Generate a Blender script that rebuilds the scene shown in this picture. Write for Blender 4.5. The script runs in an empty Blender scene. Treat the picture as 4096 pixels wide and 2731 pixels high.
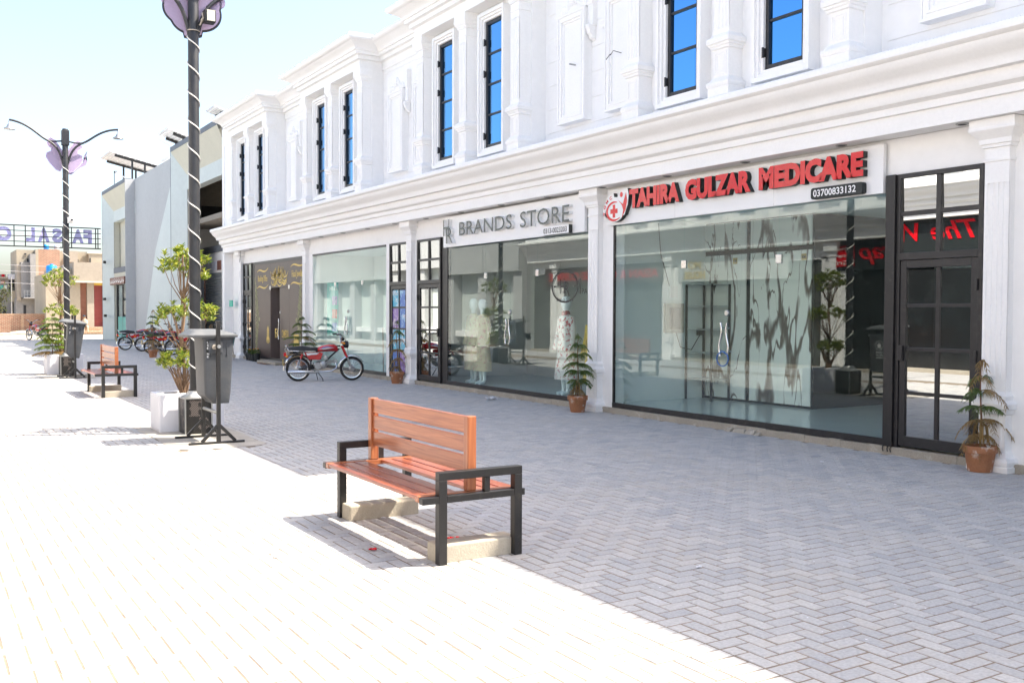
import bpy, bmesh, math, random
import numpy as np
from mathutils import Vector, Matrix
RAD = math.radians
SC = bpy.context.scene
COL = SC.collection
rnd = random.Random(11)

# ------------------------------------------------------------------ camera, sky, sun, exposure
def make_camera():
    yaw, pitch, roll = 0.549573646, -0.030322794, 0.003747880
    cy, sy, cp, sp = math.cos(yaw), math.sin(yaw), math.cos(pitch), math.sin(pitch)
    f = Vector((sy*cp, cy*cp, sp)); r = Vector((cy, -sy, 0)); u = r.cross(f)
    c, s = math.cos(roll), math.sin(roll)
    r2 = r*c + u*s; u2 = u*c - r*s
    cam = bpy.data.cameras.new('camera'); ob = bpy.data.objects.new('camera', cam); COL.objects.link(ob)
    m = Matrix.Identity(4)
    for i in range(3):
        m[i][0] = r2[i]; m[i][1] = u2[i]; m[i][2] = -f[i]
    m[2][3] = 1.6
    ob.matrix_world = m
    cam.sensor_width = 36; cam.lens = 34.573
    cam.clip_start = .05; cam.clip_end = 3000
    SC.camera = ob
make_camera()
SUN_DIR = Vector((.666, -.28, 1.0)).normalized()
SUN_EL = math.asin(SUN_DIR.z); SUN_AZ = math.atan2(SUN_DIR.x, SUN_DIR.y)
W = bpy.data.worlds.new('World'); SC.world = W; W.use_nodes = True
nt = W.node_tree; nt.nodes.clear()
sky = nt.nodes.new('ShaderNodeTexSky'); sky.sky_type = 'NISHITA'; sky.sun_disc = False
sky.sun_elevation = SUN_EL; sky.sun_rotation = SUN_AZ
sky.air_density = 1.0; sky.dust_density = 3.6; sky.ozone_density = 0.7; sky.altitude = 150
bg = nt.nodes.new('ShaderNodeBackground'); bg.inputs[1].default_value = .125
wo = nt.nodes.new('ShaderNodeOutputWorld')
nt.links.new(sky.outputs[0], bg.inputs[0]); nt.links.new(bg.outputs[0], wo.inputs[0])
sl = bpy.data.lights.new('sun', 'SUN'); sl.energy = 3.6; sl.angle = RAD(.53); sl.color = (1, .925, .80)
so = bpy.data.objects.new('sun', sl); COL.objects.link(so)
so.rotation_euler = SUN_DIR.to_track_quat('Z', 'Y').to_euler(); so.location = (0, 0, 40)
SC.view_settings.view_transform = 'Standard'; SC.view_settings.look = 'None'
SC.view_settings.exposure = 1.78; SC.view_settings.gamma = 1; SC.view_settings.use_curve_mapping = False
try:
    SC.cycles.use_denoising = True; SC.cycles.max_bounces = 10; SC.cycles.diffuse_bounces = 5
    SC.cycles.glossy_bounces = 4; SC.cycles.transparent_max_bounces = 12; SC.cycles.caustics_reflective = False
    SC.cycles.caustics_refractive = False; SC.cycles.sample_clamp_indirect = 6
except Exception:
    pass

# ------------------------------------------------------------------ materials
def newmat(name):
    m = bpy.data.materials.new(name); m.use_nodes = True
    return m, m.node_tree, m.node_tree.nodes['Principled BSDF']
def mat(name, col, rough=.6, metal=0, var=.12, scale=3., fine=40., bump=0., spec=.5, coat=0, col2=None, c2=(.55, .75), s2=2., streak=0):
    """colour with two scales of noise; optional second colour laid on in patches (dust, stains)"""
    m, t, p = newmat(name); N, L = t.nodes, t.links
    tc = N.new('ShaderNodeTexCoord')
    n1 = N.new('ShaderNodeTexNoise'); n1.inputs['Scale'].default_value = scale; n1.inputs['Detail'].default_value = 6
    n2 = N.new('ShaderNodeTexNoise'); n2.inputs['Scale'].default_value = fine; n2.inputs['Detail'].default_value = 4
    L.new(tc.outputs['Object'], n1.inputs['Vector']); L.new(tc.outputs['Object'], n2.inputs['Vector'])
    a = N.new('ShaderNodeMath'); a.operation = 'ADD'; L.new(n1.outputs[0], a.inputs[0]); L.new(n2.outputs[0], a.inputs[1])
    mr = N.new('ShaderNodeMapRange'); L.new(a.outputs[0], mr.inputs[0])
    mr.inputs[1].default_value = .6; mr.inputs[2].default_value = 1.4
    mr.inputs[3].default_value = 1-var; mr.inputs[4].default_value = 1+var
    mx = N.new('ShaderNodeVectorMath'); mx.operation = 'SCALE'; mx.inputs[0].default_value = col[:3]
    L.new(mr.outputs[0], mx.inputs['Scale'])
    out = mx.outputs[0]
    if col2:
        n3 = N.new('ShaderNodeTexNoise'); n3.inputs['Scale'].default_value = s2; n3.inputs['Detail'].default_value = 8
        n3.inputs['Roughness'].default_value = .7
        if streak:
            mp = N.new('ShaderNodeMapping'); mp.inputs['Scale'].default_value = (1, 1, streak); L.new(tc.outputs['Object'], mp.inputs[0]); L.new(mp.outputs[0], n3.inputs['Vector'])
        else: L.new(tc.outputs['Object'], n3.inputs['Vector'])
        r2 = N.new('ShaderNodeMapRange'); L.new(n3.outputs[0], r2.inputs[0]); r2.inputs[1].default_value = c2[0]; r2.inputs[2].default_value = c2[1]
        mm = N.new('ShaderNodeMix'); mm.data_type = 'RGBA'; L.new(r2.outputs[0], mm.inputs[0]); L.new(out, mm.inputs[6])
        mm.inputs[7].default_value = (*col2, 1); out = mm.outputs[2]
    L.new(out, p.inputs['Base Color'])
    p.inputs['Roughness'].default_value = rough; p.inputs['Metallic'].default_value = metal
    p.inputs['Specular IOR Level'].default_value = spec
    if coat: p.inputs['Coat Weight'].default_value = coat; p.inputs['Coat Roughness'].default_value = .12
    if bump:
        b = N.new('ShaderNodeBump'); b.inputs['Strength'].default_value = bump; b.inputs['Distance'].default_value = .01
        L.new(a.outputs[0], b.inputs['Height']); L.new(b.outputs[0], p.inputs['Normal'])
    return m
def wood_mat(name, c1, c2, axis):
    m, t, p = newmat(name); N, L = t.nodes, t.links
    tc = N.new('ShaderNodeTexCoord'); mp = N.new('ShaderNodeMapping')
    sc = [38., 38., 38.]; sc[axis] = 1.6
    mp.inputs['Scale'].default_value = sc
    L.new(tc.outputs['Object'], mp.inputs[0])
    oi = N.new('ShaderNodeObjectInfo'); L.new(oi.outputs['Random'], mp.inputs['Location'])
    n = N.new('ShaderNodeTexNoise'); n.inputs['Scale'].default_value = 1.; n.inputs['Detail'].default_value = 8; n.inputs['Distortion'].default_value = 1.2
    L.new(mp.outputs[0], n.inputs['Vector'])
    r = N.new('ShaderNodeValToRGB'); r.color_ramp.elements[0].position = .35; r.color_ramp.elements[1].position = .68
    r.color_ramp.elements[0].color = (*c1, 1); r.color_ramp.elements[1].color = (*c2, 1)
    L.new(n.outputs[0], r.inputs[0]); L.new(r.outputs[0], p.inputs['Base Color'])
    p.inputs['Roughness'].default_value = .42; p.inputs['Coat Weight'].default_value = .55; p.inputs['Coat Roughness'].default_value = .2
    b = N.new('ShaderNodeBump'); b.inputs['Strength'].default_value = .12; b.inputs['Distance'].default_value = .003
    L.new(n.outputs[0], b.inputs['Height']); L.new(b.outputs[0], p.inputs['Normal'])
    return m
def glass_mat(name, tint, ior=1.5, extra=0., gloss=(.95, .98, .97)):
    """thin sheet glass: tinted transmission under a mirror layer by angle, the same from both sides"""
    m, t, p = newmat(name); N, L = t.nodes, t.links; N.remove(p)
    tr = N.new('ShaderNodeBsdfTransparent'); tr.inputs[0].default_value = (*tint, 1)
    gl = N.new('ShaderNodeBsdfGlossy'); gl.inputs['Roughness'].default_value = .0; gl.inputs[0].default_value = (*gloss, 1)
    ge = N.new('ShaderNodeNewGeometry'); io = N.new('ShaderNodeMath'); io.operation = 'MULTIPLY_ADD'; io.inputs[1].default_value = 1/ior-ior; io.inputs[2].default_value = ior
    L.new(ge.outputs['Backfacing'], io.inputs[0])
    fr = N.new('ShaderNodeFresnel'); L.new(io.outputs[0], fr.inputs[0])
    ad = N.new('ShaderNodeMath'); ad.operation = 'MULTIPLY_ADD'; ad.inputs[1].default_value = 1.0; ad.inputs[2].default_value = extra; ad.use_clamp = True
    L.new(fr.outputs[0], ad.inputs[0])
    mx = N.new('ShaderNodeMixShader'); L.new(ad.outputs[0], mx.inputs[0]); L.new(tr.outputs[0], mx.inputs[1]); L.new(gl.outputs[0], mx.inputs[2])
    L.new(mx.outputs[0], N['Material Output'].inputs[0])
    return m
def paver_mat():
    m, t, p = newmat('paver_concrete'); N, L = t.nodes, t.links
    at = N.new('ShaderNodeAttribute'); at.attribute_name = 'tone'
    geo = N.new('ShaderNodeNewGeometry')
    n1 = N.new('ShaderNodeTexNoise'); n1.inputs['Scale'].default_value = 55; n1.inputs['Detail'].default_value = 5
    n2 = N.new('ShaderNodeTexNoise'); n2.inputs['Scale'].default_value = .8; n2.inputs['Detail'].default_value = 5
    n3 = N.new('ShaderNodeTexNoise'); n3.inputs['Scale'].default_value = 9; n3.inputs['Detail'].default_value = 6
    for n in (n1, n2, n3): L.new(geo.outputs['Position'], n.inputs['Vector'])
    r = N.new('ShaderNodeValToRGB'); e = r.color_ramp.elements
    e[0].color = (.36, .36, .368, 1); e[1].color = (.475, .465, .46, 1)
    x = r.color_ramp.elements.new(.9); x.color = (.50, .48, .455, 1)
    L.new(at.outputs['Fac'], r.inputs[0])
    s1 = N.new('ShaderNodeMapRange'); s1.inputs[1].default_value = .3; s1.inputs[2].default_value = .7; s1.inputs[3].default_value = .86; s1.inputs[4].default_value = 1.14
    L.new(n1.outputs[0], s1.inputs[0])
    v = N.new('ShaderNodeVectorMath'); v.operation = 'SCALE'; L.new(r.outputs[0], v.inputs[0]); L.new(s1.outputs[0], v.inputs['Scale'])
    # dust over the stones
    ms = N.new('ShaderNodeMath'); ms.operation = 'MULTIPLY'; L.new(n2.outputs[0], ms.inputs[0]); L.new(n3.outputs[0], ms.inputs[1])
    d = N.new('ShaderNodeMapRange'); d.inputs[1].default_value = .24; d.inputs[2].default_value = .42; d.inputs[3].default_value = 0; d.inputs[4].default_value = .6
    L.new(ms.outputs[0], d.inputs[0])
    mx = N.new('ShaderNodeMix'); mx.data_type = 'RGBA'; L.new(d.outputs[0], mx.inputs[0]); L.new(v.outputs[0], mx.inputs[6]); mx.inputs[7].default_value = (.46, .42, .37, 1)
    L.new(mx.outputs[2], p.inputs['Base Color']); p.inputs['Roughness'].default_value = .85; p.inputs['Specular IOR Level'].default_value = .3
    b = N.new('ShaderNodeBump'); b.inputs['Strength'].default_value = .25; b.inputs['Distance'].default_value = .004
    L.new(n1.outputs[0], b.inputs['Height']); L.new(b.outputs[0], p.inputs['Normal'])
    return m
def marble_mat():
    m, t, p = newmat('veined_marble'); N, L = t.nodes, t.links
    tc = N.new('ShaderNodeTexCoord'); prev = None
    for (rot, sc, ns, th, loc) in ((30, (1, 1.7, .42), .85, .030, 0), (36, (1, 2.2, .5), 1.3, .016, 7)):
        mp = N.new('ShaderNodeMapping'); mp.inputs['Rotation'].default_value = (RAD(-rot), 0, 0); mp.inputs['Scale'].default_value = sc; mp.inputs['Location'].default_value = (loc, loc, loc)
        L.new(tc.outputs['Object'], mp.inputs[0])
        n = N.new('ShaderNodeTexNoise'); n.inputs['Scale'].default_value = ns; n.inputs['Detail'].default_value = 4; n.inputs['Roughness'].default_value = .42; n.inputs['Distortion'].default_value = .2
        L.new(mp.outputs[0], n.inputs['Vector'])
        a = N.new('ShaderNodeMath'); a.operation = 'SUBTRACT'; a.inputs[1].default_value = .5; L.new(n.outputs[0], a.inputs[0])
        b = N.new('ShaderNodeMath'); b.operation = 'ABSOLUTE'; L.new(a.outputs[0], b.inputs[0])
        n2 = N.new('ShaderNodeTexNoise'); n2.inputs['Scale'].default_value = 2.2; L.new(mp.outputs[0], n2.inputs['Vector'])
        w = N.new('ShaderNodeMapRange'); w.inputs[1].default_value = .4; w.inputs[2].default_value = .7; w.inputs[3].default_value = th*.15; w.inputs[4].default_value = th*1.8; L.new(n2.outputs[0], w.inputs[0])
        d = N.new('ShaderNodeMath'); d.operation = 'DIVIDE'; d.use_clamp = True; L.new(b.outputs[0], d.inputs[0]); L.new(w.outputs[0], d.inputs[1])
        pw = N.new('ShaderNodeMath'); pw.operation = 'POWER'; pw.inputs[1].default_value = 2.; L.new(d.outputs[0], pw.inputs[0])
        if prev is None: prev = pw.outputs[0]
        else:
            mu = N.new('ShaderNodeMath'); mu.operation = 'MULTIPLY'; L.new(prev, mu.inputs[0]); L.new(pw.outputs[0], mu.inputs[1]); prev = mu.outputs[0]
    mx = N.new('ShaderNodeMix'); mx.data_type = 'RGBA'; L.new(prev, mx.inputs[0]); mx.inputs[6].default_value = (.13, .10, .085, 1); mx.inputs[7].default_value = (.90, .90, .86, 1)
    L.new(mx.outputs[2], p.inputs['Base Color']); p.inputs['Roughness'].default_value = .2
    return m
def brick_mat(name, c1, c2, mortar, scale=1.):
    m, t, p = newmat(name); N, L = t.nodes, t.links
    tc = N.new('ShaderNodeTexCoord'); sx = N.new('ShaderNodeSeparateXYZ'); cx = N.new('ShaderNodeCombineXYZ')
    L.new(tc.outputs['Object'], sx.inputs[0]); ad = N.new('ShaderNodeMath'); ad.operation = 'ADD'
    L.new(sx.outputs[0], ad.inputs[0]); L.new(sx.outputs[1], ad.inputs[1]); L.new(ad.outputs[0], cx.inputs[0]); L.new(sx.outputs[2], cx.inputs[1])
    b = N.new('ShaderNodeTexBrick'); b.inputs['Scale'].default_value = scale; b.inputs['Brick Width'].default_value = .24; b.inputs['Row Height'].default_value = .085
    b.inputs['Mortar Size'].default_value = .012; b.inputs[1].default_value = (*c1, 1); b.inputs[2].default_value = (*c2, 1); b.inputs[3].default_value = (*mortar, 1)
    L.new(cx.outputs[0], b.inputs[0])
    n = N.new('ShaderNodeTexNoise'); n.inputs['Scale'].default_value = 1.5; n.inputs['Detail'].default_value = 6; L.new(tc.outputs['Object'], n.inputs['Vector'])
    mr = N.new('ShaderNodeMapRange'); mr.inputs[3].default_value = .7; mr.inputs[4].default_value = 1.3; L.new(n.outputs[0], mr.inputs[0])
    v = N.new('ShaderNodeVectorMath'); v.operation = 'SCALE'; L.new(b.outputs[0], v.inputs[0]); L.new(mr.outputs[0], v.inputs['Scale'])
    L.new(v.outputs[0], p.inputs['Base Color']); p.inputs['Roughness'].default_value = .9
    return m
def leaf_mat(name, c1, c2):
    m, t, p = newmat(name); N, L = t.nodes, t.links
    at = N.new('ShaderNodeAttribute'); at.attribute_name = 'tone'
    mx = N.new('ShaderNodeMix'); mx.data_type = 'RGBA'; L.new(at.outputs['Fac'], mx.inputs[0]); mx.inputs[6].default_value = (*c1, 1); mx.inputs[7].default_value = (*c2, 1)
    L.new(mx.outputs[2], p.inputs['Base Color']); p.inputs['Roughness'].default_value = .42
    tl = N.new('ShaderNodeBsdfTranslucent'); L.new(mx.outputs[2], tl.inputs[0])
    ms = N.new('ShaderNodeMixShader'); ms.inputs[0].default_value = .35; L.new(p.outputs[0], ms.inputs[1]); L.new(tl.outputs[0], ms.inputs[2])
    L.new(ms.outputs[0], N['Material Output'].inputs[0])
    return m
M = {}
M['plaster'] = mat('white_plaster', (.87, .86, .845), .75, var=.035, scale=.8, fine=9, bump=.08, col2=(.73, .70, .65), c2=(.64, .95), s2=3, streak=.12)
M['plaster2'] = mat('white_painted_moulding', (.88, .87, .855), .7, var=.035, scale=2, fine=30, bump=.08, col2=(.72, .69, .63), c2=(.66, .98), s2=4, streak=.15)
M['plaster_worn'] = mat('worn_white_plaster', (.82, .81, .79), .8, var=.05, scale=2, fine=30, bump=.1, col2=(.40, .37, .33), c2=(.66, .74), s2=6)
M['concrete'] = mat('rough_concrete', (.36, .32, .26), .9, var=.2, scale=2.5, fine=60, bump=.3, col2=(.55, .52, .47), c2=(.58, .75), s2=5)
M['beam_concrete'] = mat('bench_footing_concrete', (.44, .39, .31), .9, var=.12, scale=6, fine=80, bump=.3)
M['paver'] = paver_mat()
M['joint'] = mat('joint_sand', (.235, .185, .138), .95, var=.25, scale=2, fine=50, bump=.3)
M['dirt'] = mat('dusty_ground', (.43, .37, .29), .95, var=.2, scale=.3, fine=8, bump=.3, col2=(.50, .44, .36), c2=(.45, .7), s2=.15)
M['sandpatch'] = mat('sandy_concrete', (.42, .385, .335), .95, var=.22, scale=3, fine=70, bump=.4)
M['pave_far'] = mat('far_paving', (.43, .42, .41), .9, var=.12, scale=2, fine=12)
M['black'] = mat('black_paint', (.018, .017, .018), .38, var=.3, scale=6, fine=60, col2=(.07, .062, .055), c2=(.55, .9), s2=9)
M['blacksteel'] = mat('dusty_black_steel', (.014, .013, .013), .42, var=.3, scale=8, fine=90, col2=(.08, .07, .055), c2=(.57, .95), s2=14)
M['gunmetal'] = mat('lamp_post_paint', (.020, .021, .024), .42, var=.25, scale=5, fine=60, col2=(.05, .047, .043), c2=(.5, .9), s2=6)
M['wood_y'] = wood_mat('varnished_wood', (.27, .068, .022), (.45, .145, .052), 1)
M['wood_x'] = wood_mat('varnished_wood_end', (.27, .07, .022), (.45, .15, .05), 0)
M['wood_z'] = wood_mat('varnished_wood_post', (.27, .07, .022), (.45, .15, .05), 2)
M['wood_shaded'] = wood_mat('varnished_wood_shaded', (.20, .045, .018), (.36, .098, .040), 1)  # bench wood darkened: the seat's dimmer light is put into its colour
M['glass'] = glass_mat('shop_glass', (.93, .985, .975), 1.5, .0)
M['mirror'] = glass_mat('reflective_door_glass', (.30, .34, .36), 1.5, .42)
M['bluewin'] = None
M['chrome'] = mat('chrome', (.62, .63, .64), .16, 1, var=.05)
M['steel'] = mat('brushed_steel', (.50, .50, .50), .3, 1, var=.08, fine=80)
M['alu'] = mat('cast_aluminium', (.42, .42, .41), .45, .9, var=.15, fine=70)
M['rubber'] = mat('tyre_rubber', (.022, .021, .02), .8, var=.25, col2=(.09, .08, .07), c2=(.5, .9), s2=8)
M['seat'] = mat('black_vinyl', (.014, .014, .016), .5, var=.2, fine=80, bump=.1)
M['red'] = mat('red_paint', (.50, .012, .014), .25, var=.06, coat=.6)
M['redgloss'] = mat('glossy_red_acrylic', (.62, .006, .014), .12, var=.06, coat=.22, spec=.25, scale=5, fine=2.5, bump=.45)
M['blue'] = mat('blue_decal', (.05, .30, .60), .3, var=.1)
M['decal'] = mat('white_decal', (.7, .75, .75), .3, var=.15)
M['signwhite'] = mat('white_sign_panel', (.80, .80, .80), .35, var=.02, scale=1)
M['black_flat'] = mat('black_sign_side', (.012, .016, .016), .5, var=.2)
M['mirror_letter'] = mat('mirror_steel_letter', (.07, .08, .083), .25, .85, var=.25, scale=5, fine=3)
M['gold'] = mat('gold_vinyl', (.68, .47, .08), .4, var=.06)
M['palegold'] = mat('pale_green_gold_vinyl', (.42, .42, .20), .45, var=.25, scale=6)
M['brownglass'] = mat('brown_film_glass', (.085, .062, .057), .3, var=.12, scale=1.2, fine=4, spec=.22)
M['teal'] = mat('pale_teal_paint', (.57, .615, .595), .75, var=.06, scale=.6, fine=6, bump=.05, col2=(.40, .42, .40), c2=(.64, .82), s2=.9)
M['grey'] = mat('grey_render', (.45, .455, .455), .85, var=.07, scale=.4, fine=6, bump=.06, col2=(.29, .29, .29), c2=(.6, .85), s2=.35)
M['bluegrey'] = mat('blue_grey_trim', (.145, .16, .185), .7, var=.15, scale=1.2, fine=12, col2=(.25, .26, .27), c2=(.6, .8), s2=3)
M['cream'] = mat('cream_render', (.56, .54, .45), .8, var=.06, scale=1, fine=10)
M['rawconc'] = mat('raw_concrete_soffit', (.24, .215, .18), .9, var=.2, scale=1, fine=10)
M['terracotta'] = mat('terracotta', (.33, .14, .065), .8, var=.2, scale=8, fine=60, bump=.1, col2=(.62, .55, .48), c2=(.54, .66), s2=7)
M['soil'] = mat('pot_soil', (.06, .042, .03), .95, var=.4, fine=70, bump=.5)
M['bark'] = mat('bark', (.25, .16, .10), .9, var=.25, scale=12, fine=90, bump=.3)
M['bark2'] = mat('pine_stem', (.20, .10, .06), .9, var=.25, scale=12, fine=90)
M['leaf'] = leaf_mat('glossy_leaf', (.10, .19, .022), (.50, .50, .075))
M['needle'] = leaf_mat('pine_needles', (.05, .11, .022), (.17, .21, .05))
M['dry'] = leaf_mat('dry_needles', (.22, .14, .05), (.42, .28, .11))
M['treeleaf'] = leaf_mat('tree_leaf', (.05, .075, .02), (.15, .15, .05))
M['fern'] = leaf_mat('light_green_frond', (.10, .19, .025), (.26, .33, .06))
M['planter'] = mat('white_planter_paint', (.78, .78, .82), .6, var=.03, scale=3, fine=30, bump=.04)
M['binbody'] = mat('grey_bin_plastic', (.062, .067, .075), .5, var=.12, scale=3, fine=60, col2=(.12, .115, .11), c2=(.5, .9), s2=4)
M['binlid'] = mat('grey_bin_lid', (.115, .12, .125), .55, var=.1, scale=4, fine=60, col2=(.18, .175, .165), c2=(.5, .9), s2=4)
M['white'] = mat('white_plastic', (.78, .78, .77), .45, var=.04)
M['cable'] = mat('white_cable', (.78, .76, .70), .5, var=.06)
M['pink'] = mat('lilac_acrylic', (.38, .30, .44), .3, var=.06)
M['lav'] = mat('lavender_letter', (.60, .56, .84), .4, var=.08)
M['green'] = mat('green_plastic', (.01, .10, .10), .4, var=.1)
M['greensign'] = mat('green_sign', (.01, .42, .30), .4, var=.05)
M['black_print'] = mat('black_print', (.012, .012, .012), .5)
M['red_print'] = mat('red_print', (.62, .02, .02), .5)
M['white_print'] = mat('white_print', (.8, .8, .8), .5)
M['marble'] = marble_mat()
M['roomwall'] = mat('shop_wall_paint', (.80, .84, .83), .8, var=.02)
M['roomwall2'] = mat('shop_grey_wall', (.52, .53, .52), .8, var=.03)
M['roomtile'] = mat('pale_floor_tile', (.72, .75, .73), .15, var=.06, scale=1.5)
M['granite'] = mat('black_granite', (.012, .013, .014), .12, var=.4, fine=120)
M['brick'] = brick_mat('red_brick', (.34, .16, .10), (.26, .12, .075), (.40, .33, .25))
M['oldbrick'] = brick_mat('pale_old_brick', (.40, .24, .15), (.33, .18, .11), (.46, .38, .28))
M['beige'] = mat('beige_render', (.36, .31, .235), .9, var=.12, scale=.6, fine=6, col2=(.28, .245, .20), c2=(.5, .8), s2=.4)
M['tan'] = mat('tan_plaster', (.33, .285, .23), .9, var=.12, scale=.5, fine=6)
M['greyhouse'] = mat('grey_cement', (.26, .25, .24), .9, var=.15, scale=.6, fine=6)
M['olddark'] = mat('dull_dark_glazing', (.10, .105, .10), .3, var=.2, scale=.5, fine=3)
M['stripe'] = mat('striped_plate', (.30, .25, .23), .6)
M['maroon'] = mat('maroon_shutter', (.36, .09, .085), .5, var=.1)
M['rust'] = mat('rust_shutter', (.40, .19, .13), .6, var=.12)
M['shutter'] = mat('galvanised_shutter', (.42, .44, .44), .45, .3, var=.12, scale=3, fine=20)
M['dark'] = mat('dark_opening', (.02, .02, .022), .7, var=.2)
M['yellow'] = mat('yellow_trim', (.55, .38, .08), .6)
M['tank'] = mat('blue_tank', (.01, .26, .70), .35, var=.06)
M['solar'] = mat('solar_back', (.62, .62, .66), .5, var=.05)
M['solarface'] = mat('solar_face', (.02, .03, .08), .1)
M['skin'] = mat('skin', (.30, .17, .10), .6)
M['shalwar'] = mat('beige_cloth', (.45, .36, .27), .9, var=.1)
M['cap'] = mat('dark_cap', (.03, .06, .09), .8)
M['mannequin'] = mat('white_mannequin', (.75, .80, .80), .25, var=.02)
M['floral'] = mat('red_floral_cloth', (.72, .66, .62), .85, var=.05, col2=(.42, .05, .06), c2=(.53, .58), s2=16)
M['floral2'] = mat('yellow_printed_cloth', (.62, .50, .30), .85, var=.08, col2=(.55, .22, .20), c2=(.54, .62), s2=14)
M['ochre'] = mat('yellow_cloth', (.60, .40, .06), .85, var=.08)
M['scarf'] = mat('red_scarf', (.30, .03, .04), .85)
M['posterblue'] = mat('blue_poster', (.03, .14, .50), .3, var=.1, col2=(.30, .55, .72), c2=(.5, .62), s2=5)
M['posterpurple'] = mat('purple_poster', (.22, .12, .42), .3, var=.1, col2=(.60, .52, .62), c2=(.5, .6), s2=7)
M['postercyan'] = mat('cyan_poster', (.05, .42, .62), .3, var=.1, col2=(.70, .75, .78), c2=(.5, .6), s2=6)
M['posterteal'] = mat('teal_poster', (.02, .38, .34), .4, var=.05)
M['signbrown'] = mat('brown_sign', (.20, .085, .06), .5, var=.1)
M['rope'] = mat('old_cloth_rope', (.42, .37, .31), .9, var=.2)
M['mat'] = mat('brown_doormat', (.13, .065, .035), .95, var=.3, fine=90, bump=.4)
M['orange'] = mat('amber_lens', (.80, .28, .02), .2)
M['rubbish'] = mat('paper_litter', (.75, .75, .78), .8)
M['bluecable'] = mat('blue_cable_lock', (.02, .13, .42), .4)
def bluewin():
    m, t, p = newmat('blue_reflective_glass'); N, L = t.nodes, t.links
    p.inputs['Base Color'].default_value = (.12, .335, .63, 1); p.inputs['Metallic'].default_value = 1.; p.inputs['Roughness'].default_value = .01
    return m
M['bluewin'] = bluewin()

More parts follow.
